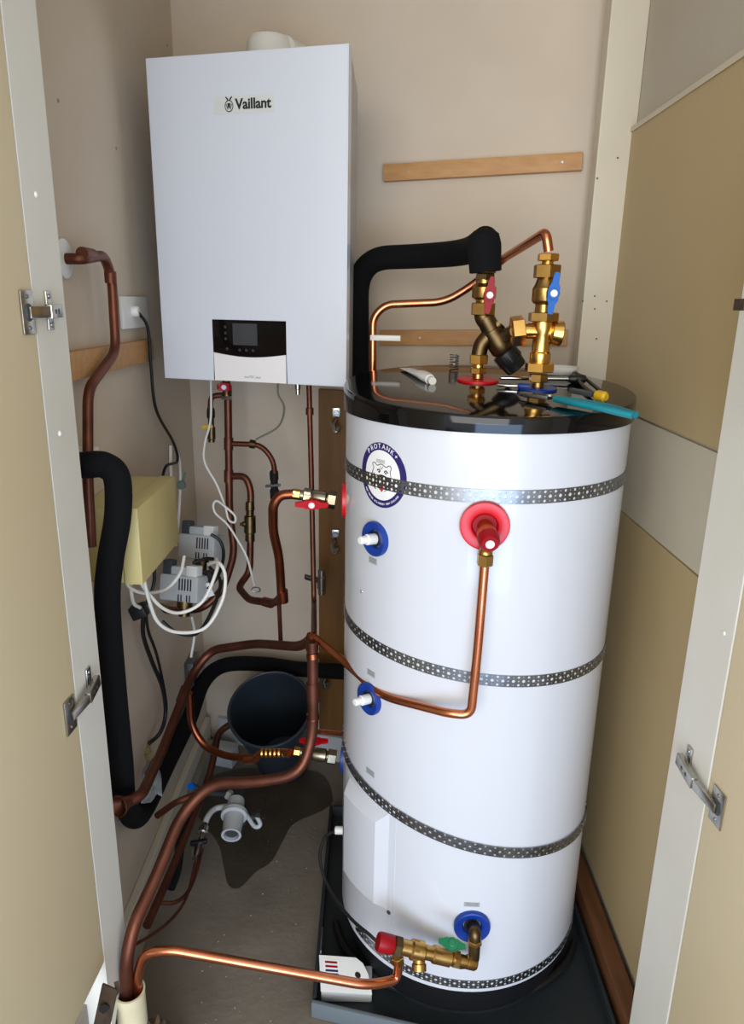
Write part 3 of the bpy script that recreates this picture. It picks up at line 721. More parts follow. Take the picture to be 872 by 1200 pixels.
# ------------------------------------------------------------------ relief valve with the long copper drain on the tank front
c, n, o = collar(568, 615, .046, redring, thick=.014)
t = thing('relief_valve', c, 'brass relief valve with a dark red cap on the tank front', 'valve')
e = W(573, 633, y=c.y-.055); d = e-c; L = d.length
fitting(c+n*.004, d, [(0, .014), (L*.5, .0145), (L*.52, .018), (L*.85, .018)], t, 'body', brass)
b = lathe(B(), c+d*.80, d, [(0, .018), (.004, .0205), (.02, .019), (.026, .015)], 12); cpo = obj('cap', b, dredp, t)
b = lathe(B(), c+d*.80+d.normalized()*.0262, d, [(0, .008), (.001, .008)], 18); obj('cap_disc', b, whitep, cpo)
dp = c+d*.62; en_ = W(568, 662, y=dp.y); dd = en_-dp
fitting(dp, dd, [(0, .012), (dd.length*.5, .011), (dd.length*.55, .013), (dd.length*.62, .013)], t, 'outlet', brass); hexnut(dp, dd, dd.length*.64, dd.length*1.0, .0155, t)
pipe('copper_pipe', [en_-dd*.1, W(560, 760, y=dp.y-.005), W(552, 838, y=dp.y-.01), W(526, 836, y=dp.y-.005), W(448, 816, y=1.335), W(400, 772, y=1.50), W(368, 746, y=1.59)],
     .0088, cop_new, 'copper drain pipe dropping from the relief valve and bending left across the tank', bend=.045)

# ------------------------------------------------------------------ drain valve at the tank foot
c, n, o = collar(553, 1084, .040, bluep, thick=.010)
t = thing('safety_valve', c, 'brass safety valve with red cap and green handle at the tank foot', 'valve')
k1 = W(557, 1092, y=c.y-.035); k2 = W(555, 1127, y=c.y-.04)
obj('elbow', sweep(B(), fillet([c+n*.002, k1, k2, W(538, 1128, y=c.y-.045)], .014), .0125, 18), bronze, t)
hexnut(k1+(k2-k1)*.25, k2-k1, 0, .010, .016, t, brass)
g0, g1 = W(552, 1128, y=c.y-.045), W(446, 1104, y=c.y-.06); d = g1-g0; L = d.length
fitting(g0, d, [(-.012, .012), (-.008, .0145), (.01, .0145), (.012, .012), (L*.22, .013), (L*.24, .018), (L*.42, .018), (L*.44, .0145), (L*.52, .0145), (L*.54, .0205), (L*.66, .0205), (L*.68, .016), (L*.82, .016)], t, 'body', brass)
hexnut(g0, d, L*.14, L*.20, .0185, t); hexnut(g0, d, L*.60, L*.66, .022, t); hexnut(g0, d, L*.78, L*.86, .021, t, bronze)
b = lathe(B(), g0, d, [(L*.86, .017), (L*.88, .0195), (L*1.0, .0205), (L*1.03, .018)], 12); obj('cap', b, dredp, t)
butterfly(W(529, 1109, y=c.y-.07), V((0, -.5, 1)), d, greenp, t, .06, greenp)
tv = g0+d*.58; obj('test_port', lathe(B(), tv, V((0, -.8, -1)), [(0, .012), (.022, .013), (.024, .0155), (.036, .0155), (.038, .010)], 20), brass, t)
oe = W(467, 1128, y=c.y-.055); os_ = g0+d*.84; od = oe-os_
fitting(os_, od, [(0, .012), (od.length*.6, .012)], t, 'outlet'); hexnut(os_, od, od.length*.6, od.length*1.0, .0145, t)
SL = W(152, 1160, y=1.15)
pipe('copper_pipe', [oe, W(466, 1148, y=c.y-.06), W(432, 1155, y=1.16), W(200, 1113, y=1.15), W(170, 1116, y=1.15), W(161, 1140, y=1.155), W(160, 1162, y=1.155)-Z3*.02], .0098, cop_new,
     'bright copper pipe crossing low in front, from white sleeve to safety valve', bend=.035)

# ------------------------------------------------------------------ pvc sleeve with pipes
t = thing('pipe_sleeve', (SL.x, SL.y, 0), 'cream plastic sleeve at the lower left with pipes rising out of it', 'pipe sleeve')
b = B(); rr = .030; pr_ = [(0, rr-.004), (0, rr), (SL.z-.012, rr), (SL.z, rr+.001), (SL.z, rr-.003), (SL.z-.05, rr-.004)]
lathe(b, (SL.x, SL.y, 0), Z3, pr_, 28, closed=False); obj('sleeve', b, pvc, t)
b = B(); random.seed(3)
lathe(b, (SL.x+.01, SL.y-.02, 0), Z3, [(0, .12), (.05, .085), (.10, .055), (.14, .033)], 18)
for k in range(90):
    an_ = random.uniform(0, 2*PI); q_ = random.random(); rad_ = .118-.08*q_
    p = V((SL.x+.01+rad_*math.cos(an_), SL.y-.02+rad_*math.sin(an_), q_*.135)); s_ = random.uniform(.006, .014)
    obox(b, p, (random.random(), random.random(), random.random()*.4), (-.5, random.random(), .2), (0.1, 0, 1), s_*2, s_*1.3, s_, .002)
obj('rubble', b, debris_m, label='crumbled debris heaped around the pipe sleeve', kind='stuff', cat='rubble')

# ------------------------------------------------------------------ pipework at the left
# jogged pipe on left wall
fl_ = W(74, 303, x=XL+.002)
t = thing('copper_pipe', fl_, 'tarnished copper pipe jogging down the left wall from a round white flange', 'pipe')
b = lathe(B(), fl_, X3, [(0, .037), (.004, .037), (.006, .034)], 32); obj('flange', b, whitep, t)
pipe('pipe_run', [V((XL+.003, fl_.y, fl_.z)), V((XL+.04, fl_.y, fl_.z)), W(122, 299, x=-.57), W(131, 325, x=-.57), W(136, 412, x=-.57), W(103, 456, x=-.57), W(103, 560, x=-.57), W(107, 640, x=-.575)], .0105, cop_old, parent=t, bend=.035)
for q0, q1 in (((129, 318), (130, 332)), ((96, 297), (108, 299))):
    a, e = W(*q0, x=-.57), W(*q1, x=-.57); obj('coupling', lathe(B(), a, e-a, [(0, .0125), (.003, .0128), ((e-a).length, .0125)], 18), cop_old, t)
# large black foam pipe
yv = 1.34
t = thing('foam_insulated_pipe', W(141, 940, y=1.45), 'thick black foam-lagged pipe down the left side, hooking round at the bottom', 'pipe')
cp1 = catmull([W(86, 546, x=XL+.0), W(102, 545, y=yv-.01), W(122, 545, y=yv), W(137, 560, y=yv), W(138, 605, y=yv), W(129, 660, y=yv), W(126, 710, y=yv), W(133, 800, y=1.35), W(142, 890, y=1.37), W(146, 935, y=1.41), W(156, 958, y=1.48), W(170, 948, y=1.64), W(196, 895, y=1.85), W(222, 842, y=2.03), W(238, 800, y=2.16), W(262, 780, y=2.25), W(305, 778, y=2.24), W(350, 784, y=2.19), W(400, 787, y=2.12), W(440, 790, y=2.10)], 8)
obj('insulation', sweep(B(), cp1, .0255, 22), foam, t)
b = B(); c = W(97, 531, y=1.44); obox(b, c, X3, Y3, Z3, .05, .05, .02, .004); obj('wall_bracket', b, whitep, t)
# main drain run: copper from flared cut end to the elbow and down to the sleeve
t = thing('copper_pipe', W(365, 750, y=1.6), 'dark copper run from flared end at left, over the bucket, to the elbow', 'pipe')
pipe('pipe_run', [W(144, 942, y=1.32), W(166, 932, y=1.36), W(190, 880, y=1.60), W(224, 792, y=1.88), W(246, 762, y=1.93), W(300, 754, y=1.85), W(352, 758, y=1.66), W(366, 748, y=1.60)], .0125, cop_old, parent=t, bend=.05)
obj('flared_end', lathe(B(), W(151, 939, y=1.33), W(137, 946, y=1.30)-W(151, 939, y=1.33), [(0, .0128), (.012, .015), (.030, .024), (.031, .022), (.012, .010)], 22), cop_old, t)
for q0, q1, y0, y1 in (((212, 822), (218, 806), 1.80, 1.845), ((176, 908), (184, 892), 1.57, 1.62)):
    a, e = W(*q0, y=y0), W(*q1, y=y1); obj('coupling', lathe(B(), a, e-a, [(0, .0145), ((e-a).length, .0145)], 18), cop_old, t)
t = thing('copper_pipe', SL, 'thick dark copper pipe curving from the elbow down to the white sleeve', 'pipe')
pipe('pipe_run', [W(366, 752, y=1.56), W(367, 800, y=1.555), W(367, 862, y=1.55), W(352, 908, y=1.52), W(300, 917, y=1.48), W(246, 918, y=1.42), W(212, 955, y=1.37), W(182, 1030, y=1.26), W(156, 1085, y=1.18), W(148, 1125, y=1.15), W(147, 1160, y=1.15)-Z3*.03], .0135, cop_old, parent=t, bend=.05)
for p0_, p1_ in ((766, 772), (800, 822), (836, 843)):
    a, e = W(366.5, p0_, y=1.556), W(367, p1_, y=1.553); obj('coupling', lathe(B(), a, e-a, [(0, .0155), ((e-a).length, .0155)], 18), cop_mid if p0_ != 800 else cop_old, t)
a, e = W(366, 762, y=1.57), W(365, 742, y=1.60); obj('elbow', lathe(B(), a, e-a, [(0, .0155), ((e-a).length*.7, .0158), ((e-a).length, .011), ((e-a).length+.002, .004)], 18), cop_mid, t)
# thin vertical from the boiler
t = thing('copper_pipe', W(368, 740, y=1.9), 'thin brown copper pipe running straight down from the boiler right edge', 'pipe')
pipe('pipe_run', [W(362, 446, y=1.98), W(365, 560, y=1.96), W(368, 706, y=1.93), W(368, 744, y=1.605)], .0075, cop_old, parent=t)
a, e = W(363, 478, y=1.97), W(363, 486, y=1.97); obj('coupling', lathe(B(), a, e-a, [(0, .011), ((e-a).length, .011)], 16), cop_old, t)
# main vertical at left under boiler
yP = 2.1
t = thing('copper_pipe', W(268, 600, y=yP), 'brown copper pipe hanging under the boiler left side, curling left behind the actuators', 'pipe')
pipe('pipe_run', [W(267, 452, y=yP), W(269, 600, y=yP), W(275, 648, y=yP), W(262, 690, y=yP), W(238, 714, y=yP-.02), W(196, 716, y=1.98), W(168, 700, y=1.86)], .0115, cop_old, parent=t, bend=.04)
for y_ in (520, 558):
    a, e = W(268, y_-7, y=yP), W(268, y_+7, y=yP); obj('coupling', lathe(B(), a, e-a, [(0, .0138), ((e-a).length, .0138)], 16), cop_old, t)
t = thing('isolating_valve', W(265, 455, y=yP), 'red tapped isolating valve directly under the boiler', 'valve')
a, e = W(266, 468, y=yP-.005), W(265, 444, y=yP-.005); obj('body', lathe(B(), a, e-a, [(0, .013), (.012, .015), (.02, .012), ((e-a).length, .012)], 18), bronze, t)
hexnut(a, e-a, 0, .012, .0165, t, nickel)
butterfly(W(264, 452, y=yP-.02), (0, -1, -.1), (1, 0, 0), redp, t, .04, labelw)
# gas branch with yellow valve
t = thing('gas_branch', W(247, 485, y=yP), 'short copper branch with a small yellow-handled tap left under the boiler', 'pipe')
pipe('pipe_run', [W(262, 463, y=yP), W(247, 464, y=yP), W(246, 490, y=yP)], .008, cop_old, parent=t, bend=.02)
a, e = W(247, 478, y=yP), W(248, 518, y=yP); L = (e-a).length
fitting(a, e-a, [(0, .010), (.008, .012), (.028, .012), (.03, .009), (.055, .009), (.058, .012), (L-.01, .012), (L-.008, .010), (L, .010)], t, 'tap_body', bronze)
b = B(); p = W(243, 500, y=yP-.015); obox(b, p, (1, 0, .15), (0, 1, 0), (-.15, 0, 1), .032, .006, .012, .003); obj('handle', b, yellowp, t)
# loop branch one
t = thing('copper_pipe', W(322, 550, y=yP-.01), 'upper copper loop branching right from the boiler pipe to a check valve', 'pipe')
pipe('pipe_run', [W(272, 520, y=yP), W(306, 521, y=yP-.01), W(321, 540, y=yP-.02), W(322, 562, y=yP-.04)], .008, cop_old, parent=t, bend=.04)
a, e = W(293, 520, y=yP-.005), W(299, 521, y=yP-.006); obj('coupling', lathe(B(), a, e-a, [(0, .013), ((e-a).length, .013)], 16), bronze, t)
a, e = W(321, 552, y=yP-.02), W(322, 584, y=yP-.09); L = (e-a).length
fitting(a, e-a, [(0, .010), (.004, .013), (L*.3, .013), (L*.35, .011), (L*.7, .011), (L*.72, .014), (L, .013)], t, 'check_valve', blackp)
b = B(); obox(b, W(320, 569, y=yP-.07), (1, 0, .1), Y3, Z3, .045, .008, .008, .002); obj('lever', b, dgrey, t)
# loop branch two
t = thing('copper_pipe', W(293, 640, y=yP-.02), 'lower copper loop with bronze valve, curling under to the right elbow', 'pipe')
pipe('pipe_run', [W(273, 558, y=yP), W(288, 558, y=yP-.01), W(294, 574, y=yP-.02), W(293, 670, y=yP-.05), W(279, 688, y=yP-.10), W(292, 703, y=yP-.2), W(322, 707, y=1.78), W(332, 696, y=1.72)], .0105, cop_old, parent=t, bend=.028)
a, e = W(293, 588, y=yP-.03), W(293, 634, y=yP-.04); L = (e-a).length
fitting(a, e-a, [(0, .013), (L*.2, .014), (L*.22, .012), (L*.34, .012), (L*.36, .017), (L*.78, .018), (L*.8, .014), (L, .0145)], t, 'valve_body', bronze)
obj('valve_stem', lathe(B(), a+(e-a)*.55, V((-1, -.4, 0)), [(0, .008), (.022, .008), (.024, .005), (.03, .005)], 12), bronze, t)
a, e = W(310, 705, y=1.83), W(318, 707, y=1.80); obj('coupling', lathe(B(), a, e-a, [(0, .0135), ((e-a).length, .0135)], 16), cop_mid, t)
# bright riser to the tank valve
yv2 = 1.60
t = thing('copper_pipe', W(330, 700, y=1.7), 'brighter copper pipe rising with a wavy bend to the upper side valve', 'pipe')
pipe('pipe_run', [W(330, 703, y=1.72), W(329, 680, y=1.71), W(327, 652, y=1.68), W(320, 622, y=1.64), W(320, 592, y=yv2), W(328, 580, y=yv2), W(345, 579, y=yv2)], .0115, cop_mid, parent=t, bend=.03)
a, e = W(332, 705, y=1.72), W(331, 692, y=1.715); obj('elbow_socket', lathe(B(), a, e-a, [(0, .0135), ((e-a).length, .014)], 16), cop_mid, t)
pipe('copper_pipe', [W(327, 706, y=1.76), W(329, 752, y=1.80)], .006, cop_old, 'thin copper drop between the wavy riser and the horizontal dark pipe')
def side_valve(x0, x1, py, y, col, lab, hp):
    a, e = W(x0, py-4, y=y), W(x1, py+3, y=y-.0); d = e-a; L = d.length
    t = thing('side_ball_valve', e, lab, 'valve')
    hexnut(a, d, -.018, .0, .0125, t, brass_b)
    fitting(a, d, [(0, .012), (L*.08, .012), (L*.1, .0165), (L*.28, .0165), (L*.3, .014), (L*.38, .018), (L*.66, .018), (L*.7, .013), (L*.95, .012)], t, 'body', valve_nickel)
    hexnut(a, d, L*.08, L*.28, .0185, t, valve_nickel); hexnut(a, d, L*.72, L*.95, .0205, t, valve_nickel)
    butterfly(W(hp[0], hp[1], y=y-.018), hp[2], (1, 0, 0), redp, t, .075, labelw)
    return a, e
side_valve(352, 396, 584, yv2, 0, 'nickel ball valve with red butterfly handle at upper left of tank', (366, 588, V((0, -1, -.15))))
b = lathe(B(), T(math.radians(178), W(401, 585, y=1.57).z, -.004), V((-1, 0, 0)), [(0, .040), (.010, .040), (.012, .036), (.008, .02)], 30); obj('port_collar', b, redring, tk)
side_valve(352, 396, 885, 1.66, 0, 'nickel ball valve with red handle low beside the bucket and tank', (368, 873, V((0, -.3, 1))))
b = lathe(B(), T(math.radians(172), W(399, 886, y=1.6).z, -.004), V((-1, .12, 0)), [(0, .040), (.010, .040), (.012, .036), (.008, .02)], 30); obj('port_collar', b, bluep, tk)
# pipe feeding the lower valve
t = thing('copper_pipe', W(285, 888, y=1.72), 'copper pipe dropping from the dark run and feeding the low side valve', 'pipe')
pipe('pipe_run', [W(222, 812, y=1.86), W(224, 850, y=1.86), W(240, 876, y=1.84), W(268, 887, y=1.80), W(298, 888, y=1.76)], .0105, cop_mid, parent=t, bend=.035)
pipe('bright_stub', [W(288, 891, y=1.74), W(299, 890, y=1.72), W(305, 883, y=1.71), W(326, 882, y=1.69), W(340, 882, y=1.66)], .0112, cop_new, parent=t, bend=.012)
for xx in range(306, 338, 5):
    obj('bead', lathe(B(), W(xx, 882.5, y=1.70-.001*(xx-306)), X3, [(0, .0122), (.004, .0128), (.006, .0118)], 16), brass_b, t)
pipe('copper_pipe', [W(372, 857, y=1.66), W(402, 860, y=1.58)], .0065, cop_new, 'short bright copper stub entering the tank above the low side valve')
# thin drain pipes along the skirting
pipe('copper_pipe', [W(271, 848, y=2.05), W(256, 858, y=2.02), W(248, 900, y=1.9), W(238, 930, y=1.8), W(205, 1010, y=1.55), W(172, 1085, y=1.35)], .0105, cop_old, 'dark copper pipe running low along the left skirting under the thick one', bend=.04)
pipe('copper_pipe', [W(184, 956, y=1.55), W(206, 940, y=1.62), W(222, 934, y=1.64), W(240, 925, y=1.68)], .0085, cop_old, 'short brown copper pipe behind the hook of the foam pipe', bend=.03)
wire('small_bore_pipe', [W(238, 980, y=1.74), W(233, 1010, y=1.62), W(222, 1042, y=1.52), W(206, 1057, y=1.46), W(186, 1058, y=1.43)], .0052, cop_old, 'small bore pipe curling forward from the grey service tap', 'pipe')
wire('small_bore_pipe', [W(229, 1010, y=1.6), W(219, 1050, y=1.50), W(203, 1075, y=1.42), W(182, 1093, y=1.36), W(160, 1106, y=1.3)], .0040, cop_old, 'thinner small bore pipe running forward to the sleeve', 'pipe')
# dark foam scrap by skirting
wire('foam_sleeve', [W(222, 945, y=1.75), W(212, 985, y=1.63), W(207, 1020, y=1.55), W(200, 1040, y=1.5)], .013, foam, 'dark foam sleeve on the floor beside the skirting', 'foam')
# tundish / washing machine style service tap, grey
p = W(276, 948, y=1.88)
t = thing('grey_drain_fitting', (p.x, p.y, 0), 'grey plastic drain fitting with round open spout on the damp floor', 'drain fitting')
A, E = W(277, 938, y=1.86), W(271, 979, y=1.74)
d = E-A; L = d.length
obj('spout', lathe(B(), A, d, [(0, .025), (L*.35, .028), (L*.37, .039), (L*.47, .039), (L*.49, .030), (L*.95, .027), (L, .029), (L, .022), (L*.7, .020)], 28), greyp, t)
obj('spout_bore', lathe(B(), A+d*.93, d, [(0, .019), (.001, .019)], 24), dgrey, t)
A2 = W(280, 925, y=1.93); obj('riser', lathe(B(), V((A2.x, A2.y, 0)), Z3, [(0, .022), (.03, .022), (.032, .026), (.045, .026), (.047, .018), (max(A2.z, .1), .018)], 24), dgrey, t)
obj('side_hose', sweep(B(), catmull([W(266, 945, y=1.84), W(252, 948, y=1.82), W(243, 958, y=1.78), W(238, 975, y=1.74)], 8), .0085, 12), greyp, t)
obj('side_hose', sweep(B(), catmull([W(286, 950, y=1.84), W(298, 968, y=1.8), W(305, 966, y=1.8), W(300, 955, y=1.82)], 8), .0065, 12), greyp, t)
obj('side_tap', lathe(B(), W(270, 930, y=1.9), V((-.2, -1, .3)), [(0, .012), (.02, .012), (.022, .009), (.026, .009)], 16), greyp, t)
b = B(); obox(b, W(300, 955, y=1.82), (1, -.4, .8), (0, 1, 0), (0, 0, 1), .04, .018, .02, .004); obj('clip', b, galv, t)
t = thing('service_tap', W(235, 985, y=1.72), 'small nickel service tap with black lever beside the skirting', 'tap')
A, E = W(240, 966, y=1.76), W(229, 1006, y=1.64); d = E-A; L = d.length
fitting(A, d, [(0, .010), (L*.1, .014), (L*.28, .014), (L*.3, .010), (L*.6, .010), (L*.62, .0155), (L*.85, .0155), (L, .010)], t, 'body', nickel)
hexnut(A, d, L*.1, L*.28, .0155, t, nickel)
b = B(); obox(b, W(233, 987, y=1.68), (1, 0, .2), (0, 1, 0), (0, 0, 1), .05, .012, .014, .004); obj('lever', b, blackp, t)
# blue tap by skirting
t = thing('blue_tap', W(226, 920, y=1.75), 'little tap with a blue knob behind the curved copper pipe', 'tap')
obj('knob', lathe(B(), W(226, 921, y=1.74), V((-.3, -.8, .5)), [(0, .008), (.004, .011), (.014, .010)], 12), bluel, t)
obj('body', sweep(B(), [W(226, 921, y=1.742), W(238, 928, y=1.80), W(262, 930, y=1.88)], .009, 12), dgrey, t)

# ------------------------------------------------------------------ bucket
rc = W(316, 830, y=2.02); ax = V((-.06, -math.sin(.52), math.cos(.52))).normalized(); L = (rc.z-.043)/ax.z; bc = rc-ax*L
BS = 1.06
t = thing('bucket', (bc.x, bc.y, 0), 'dark blue-grey round bucket tipped forward at the back of the floor', 'bucket')
b = B(); lathe(b, bc, ax, [(t_, r_*BS) for t_, r_ in [(0, .0), (0, .082), (.004, .085), (L-.03, .118), (L-.028, .124), (L-.004, .126), (L, .125), (L, .119), (L-.03, .114), (.008, .081), (.006, .0)]], 44, closed=False); obj('body', b, bucket_m, t)
n_ = ax.orthogonal().normalized(); m_ = ax.cross(n_)
b = B(); sweep(b, [rc+(n_*math.cos(2*PI*k/48)+m_*math.sin(2*PI*k/48))*.124*BS for k in range(49)], .004, 8, caps=False); obj('rim', b, bucket_m, t)

# damp patch on the concrete
b = B(); random.seed(5); cpt = W(262, 985, z=.0); poly = []
ctr = [(225, 920), (262, 905), (300, 900), (372, 905), (390, 935), (378, 950), (345, 965), (332, 985), (318, 1010), (300, 1022), (282, 1040), (268, 1038), (262, 1015), (256, 990), (238, 965), (226, 945)]
pts = catmull([W(*q, z=.0) for q in ctr+[ctr[0]]], 5)[:-1]
vs_ = [b.verts.new((p.x, p.y, .0012)) for p in pts]; b.faces.new(vs_)
fo3 = obj('damp_patch', b, damp_m, bpy.data.objects['floor'], smooth=False)
# scattered grit
b = B(); random.seed(11)
for k in range(40):
    p = V((random.uniform(-.40, -.15), random.uniform(1.25, 1.95), .0)); s = random.uniform(.0006, .0017)
    obox(b, p+Z3*s*.5, (1, random.random(), 0), (-random.random(), 1, 0), Z3, s*2, s*1.5, s)
obj('floor_grit', b, mat('pale_grit', (170, 160, 140), .8), label='pale grit specks scattered on the concrete', kind='stuff', cat='grit')
# white block at back corner floor, pale board scrap, plastic bag
p = W(262, 868, y=2.2); b = B(); box(b, (p.x-.05, 2.21, 0), (p.x+.035, 2.27, .07), .006, rot=-.25); obj('painted_block', b, whiteblk, label='chipped white block on the floor against the back wall', cat='block')
b = B(); p = W(222, 800, x=XL+.01); box(b, (XL+.0005, p.y-.02, p.z-.08), (XL+.03, p.y+.07, p.z+.08), .003); obj('wall_bracket', b, galv, label='grey metal bracket on left wall behind the dark copper pipe', cat='bracket')
# plastic bag tucked at the left wall
b = B(); random.seed(2); N1 = 9
g_ = []
for i in range(N1):
    row = []
    for j in range(6):
        u, v = i/(N1-1), j/5
        p = W(164+24*u+6*v*(1-u), 944-46*v-12*u, y=1.53+.04*u+.09*v)
        row.append(b.verts.new(p+V((.006*math.sin(i*1.7+j), .008*math.cos(j*2.1+i), .004*math.sin(i*3+j)))))
    g_.append(row)
for i in range(N1-1):
    for j in range(5): b.faces.new((g_[i][j], g_[i+1][j], g_[i+1][j+1], g_[i][j+1]))
bmesh.ops.solidify(b, geom=b.faces[:], thickness=.002)
obj('plastic_bag', b, mat('milky_plastic', (200, 204, 202), .3, c2=(150, 154, 156), scale=30, amt=.3), label='crumpled milky plastic bag wedged behind the copper pipe', cat='bag')
b = B(); random.seed(9)
for k in range(14):
    p = W(168+random.uniform(-9, 8), 888+random.uniform(-14, 10), y=1.72); s = random.uniform(.012, .022)
    lathe(b, p-V((0, 0, s/2)), (random.uniform(-.4, .4), random.uniform(-.4, .4), 1), [(0, s*.4), (s*.3, s*.9), (s*.8, s*.8), (s, s*.3)], 8)
obj('expanding_foam', b, mat('yellowed_foam', (170, 158, 116), .9, c2=(140, 128, 90), scale=40, bump=.5), label='lumpy yellowed expanding foam at the pipe hole in the left wall', cat='foam')

# ------------------------------------------------------------------ electrics at the left wall
c0, c1 = W(138, 348, x=XL), W(170, 382, x=XL)
t = thing('wall_socket', (XL, (c0.y+c1.y)/2, c1.z), 'white square wall socket left of the boiler with black lead', 'socket')
b = B(); box(b, (XL+.0005, c0.y, (c0.z+c1.z)/2-.038), (XL+.011, c1.y, (c0.z+c1.z)/2+.038), .003); obj('plate', b, whitep, t)
pl = W(160, 365, x=XL+.02)
b = lathe(B(), V((XL+.010, pl.y, pl.z)), X3, [(0, .014), (.012, .013), (.016, .010)], 18); obj('cord_outlet', b, whitep, t)
wire('black_cable', [V((XL+.022, pl.y, pl.z)), W(173, 384, x=-.575), W(177, 430, x=-.58), W(183, 480, x=-.585), W(203, 518, x=-.585), W(208, 540, x=-.585), W(195, 546, x=-.585), W(190, 562, x=-.585), W(188, 580, x=-.585)], .0042, cableb, 'black lead hanging from the wall socket to the yellowed box')
wire('white_cable', [W(200, 522, x=-.60), W(200, 545, x=-.60), W(201, 566, x=-.60)], .005, cablew, 'straight white cable going into the top of the yellowed box')
wire('white_cable', [W(204, 520, x=-.592), W(211, 545, x=-.59), W(210, 600, x=-.59), W(206, 640, x=-.585)], .0042, cablew, 'white cable passing down behind the far side of the yellowed box')
# junction box
y0_, y1_ = 1.42, 1.71; z1_, z0_ = 1.185, 1.02
t = thing('junction_box', (-.54, 1.53, z0_), 'yellowed square plastic junction box on the left wall', 'junction box')
b = B(); box(b, (XL+.0005, y0_, z0_), (-.522, y1_, z1_), .005); obj('base', b, yelbox, t)
b = B(); box(b, (-.5205, y0_-.002, z0_-.002), (-.482, y1_+.002, z1_+.002), .004); obj('lid', b, yelbox, t)
for dy in (.04, .08, .13): obj('cable_gland', lathe(B(), (-.55, y0_+dy, z0_+.001), -Z3, [(0, .011), (.006, .011), (.010, .008)], 14), yelbox, t)
b = B(); p = W(213, 568, x=-.54); lathe(b, p-Y3*.01, Y3, [(0, .012), (.008, .013), (.02, .008)], 12); sweep(b, [p, p+V((.012, .0, .035))], .003, 8); obj('lever_clip', b, mat('green_grey_plastic', (90, 112, 96), .5), label='small grey-green clip at the far top corner of the yellowed box', cat='clip')
# motorised valve actuators
def actuator(px, py, y, lab):
    c = W(px, py, y=y); t = thing('motorised_valve', c, lab, 'valve actuator')
    u = V((1, -.35, .05)).normalized(); n = V((-.35, -1, .25)).normalized(); n = (n-u*n.dot(u)).normalized(); v = u.cross(n)*-1
    if v.z < 0: v = -v
    b = B(); obox(b, c, u, v, n, .125, .075, .06, .010); hd = obj('housing', b, greyp, t)
    b = B(); obox(b, c+v*.045-u*.005, u, v, n, .09, .03, .045, .007); obj('housing_top', b, greyp, t)
    for k in range(5):
        b = B(); obox(b, c+u*(.004+.009*k)+n*.0302+v*.012, u, v, n, .004, .032, .0012); obj('vent_slot', b, ink, hd)
    for k in (0, 1, 3, 4):
        b = B(); obox(b, c+u*(.002+.009*k)+n*.0302-v*.025, u, v, n, .0035, .018, .0012); obj('vent_slot', b, ink, hd)
    b = B(); obox(b, c-u*.042+v*.055+n*.01, u, v, n, .028, .04, .03, .005); obj('release_lever', b, dgrey, t)
    b = B(); obox(b, c+u*.038+v*.05+n*.012, u, v, n, .035, .03, .03, .004); obj('terminal_block', b, whitep, t)
    b = lathe(B(), c-v*.037-n*.005, -v, [(0, .022), (.02, .022), (.022, .016), (.045, .016)], 20); obj('valve_neck', b, bronze, t)
    return c, u, v, n
cA = actuator(236, 640, 2.04, 'rear grey motorised valve head with slots, higher and nearer the corner')
cB_ = actuator(216, 688, 1.86, 'front grey motorised valve head with slots, below the yellowed box')
# white cable loops and black flexes
def L_(pts, y=None): return [W(a, b_, y=yy) for a, b_, yy in pts]
wire('white_cable', L_([(147, 676, 1.50), (152, 688, 1.52), (170, 695, 1.56), (195, 690, 1.64), (211, 672, 1.68), (216, 652, 1.72)]), .0042, cablew, 'white cable looping short from the box base to the rear actuator')
wire('white_cable', L_([(163, 676, 1.50), (170, 690, 1.52), (190, 712, 1.56), (212, 718, 1.6), (238, 704, 1.62), (254, 668, 1.66), (254, 655, 1.70)]), .0042, cablew, 'white cable looping in the middle round the front actuator')
wire('white_cable', L_([(168, 676, 1.5), (175, 705, 1.52), (186, 730, 1.54), (208, 741, 1.57), (240, 736, 1.6), (260, 705, 1.62), (264, 675, 1.64), (256, 659, 1.66), (244, 661, 1.72)]), .0042, cablew, 'outermost white cable looping lowest under the front actuator')
wire('white_cable', L_([(152, 676, 1.52), (156, 705, 1.55), (164, 712, 1.58)]), .0044, cablew, 'short white cable dropping from the near corner of the box')
wire('white_cable', L_([(225, 724, 1.9), (228, 742, 1.95), (224, 770, 1.95)]), .004, cablew, 'white cable hanging down the wall under the pipes')
wire('black_cable', L_([(190, 728, 1.6), (205, 740, 1.6), (226, 744, 1.62), (240, 732, 1.66), (254, 702, 1.72), (258, 680, 1.78), (246, 665, 1.85)]), .0048, cableb, 'black flex looping beneath the front actuator')
wire('black_cable', L_([(247, 626, 1.98), (258, 634, 1.98), (262, 650, 1.96), (257, 672, 1.9), (244, 690, 1.85)]), .0048, cableb, 'black flex curving off the rear actuator')
wire('black_cable', L_([(226, 660, 1.80), (240, 655, 1.82), (250, 655, 1.84)]), .0048, cableb, 'short black flex between the two actuators')
wire('black_cable', L_([(181, 662, 1.68), (180, 685, 1.68), (172, 706, 1.66), (166, 722, 1.64)]), .0044, cableb, 'black flex behind the box running down to the cable knot')
wire('black_cable', L_([(168, 720, 1.66), (168, 745, 1.68), (178, 775, 1.72), (190, 805, 1.78), (194, 835, 1.80), (188, 858, 1.76), (174, 872, 1.73)]), .0058, cableb, 'thick black cable hanging down the left wall to the foam lump')
wire('black_cable', L_([(171, 718, 1.66), (174, 740, 1.68), (183, 765, 1.72), (191, 800, 1.78), (195, 830, 1.81), (190, 854, 1.77), (177, 870, 1.73)]), .004, cableb, 'thin grey-black cable taped beside the thick hanging one')
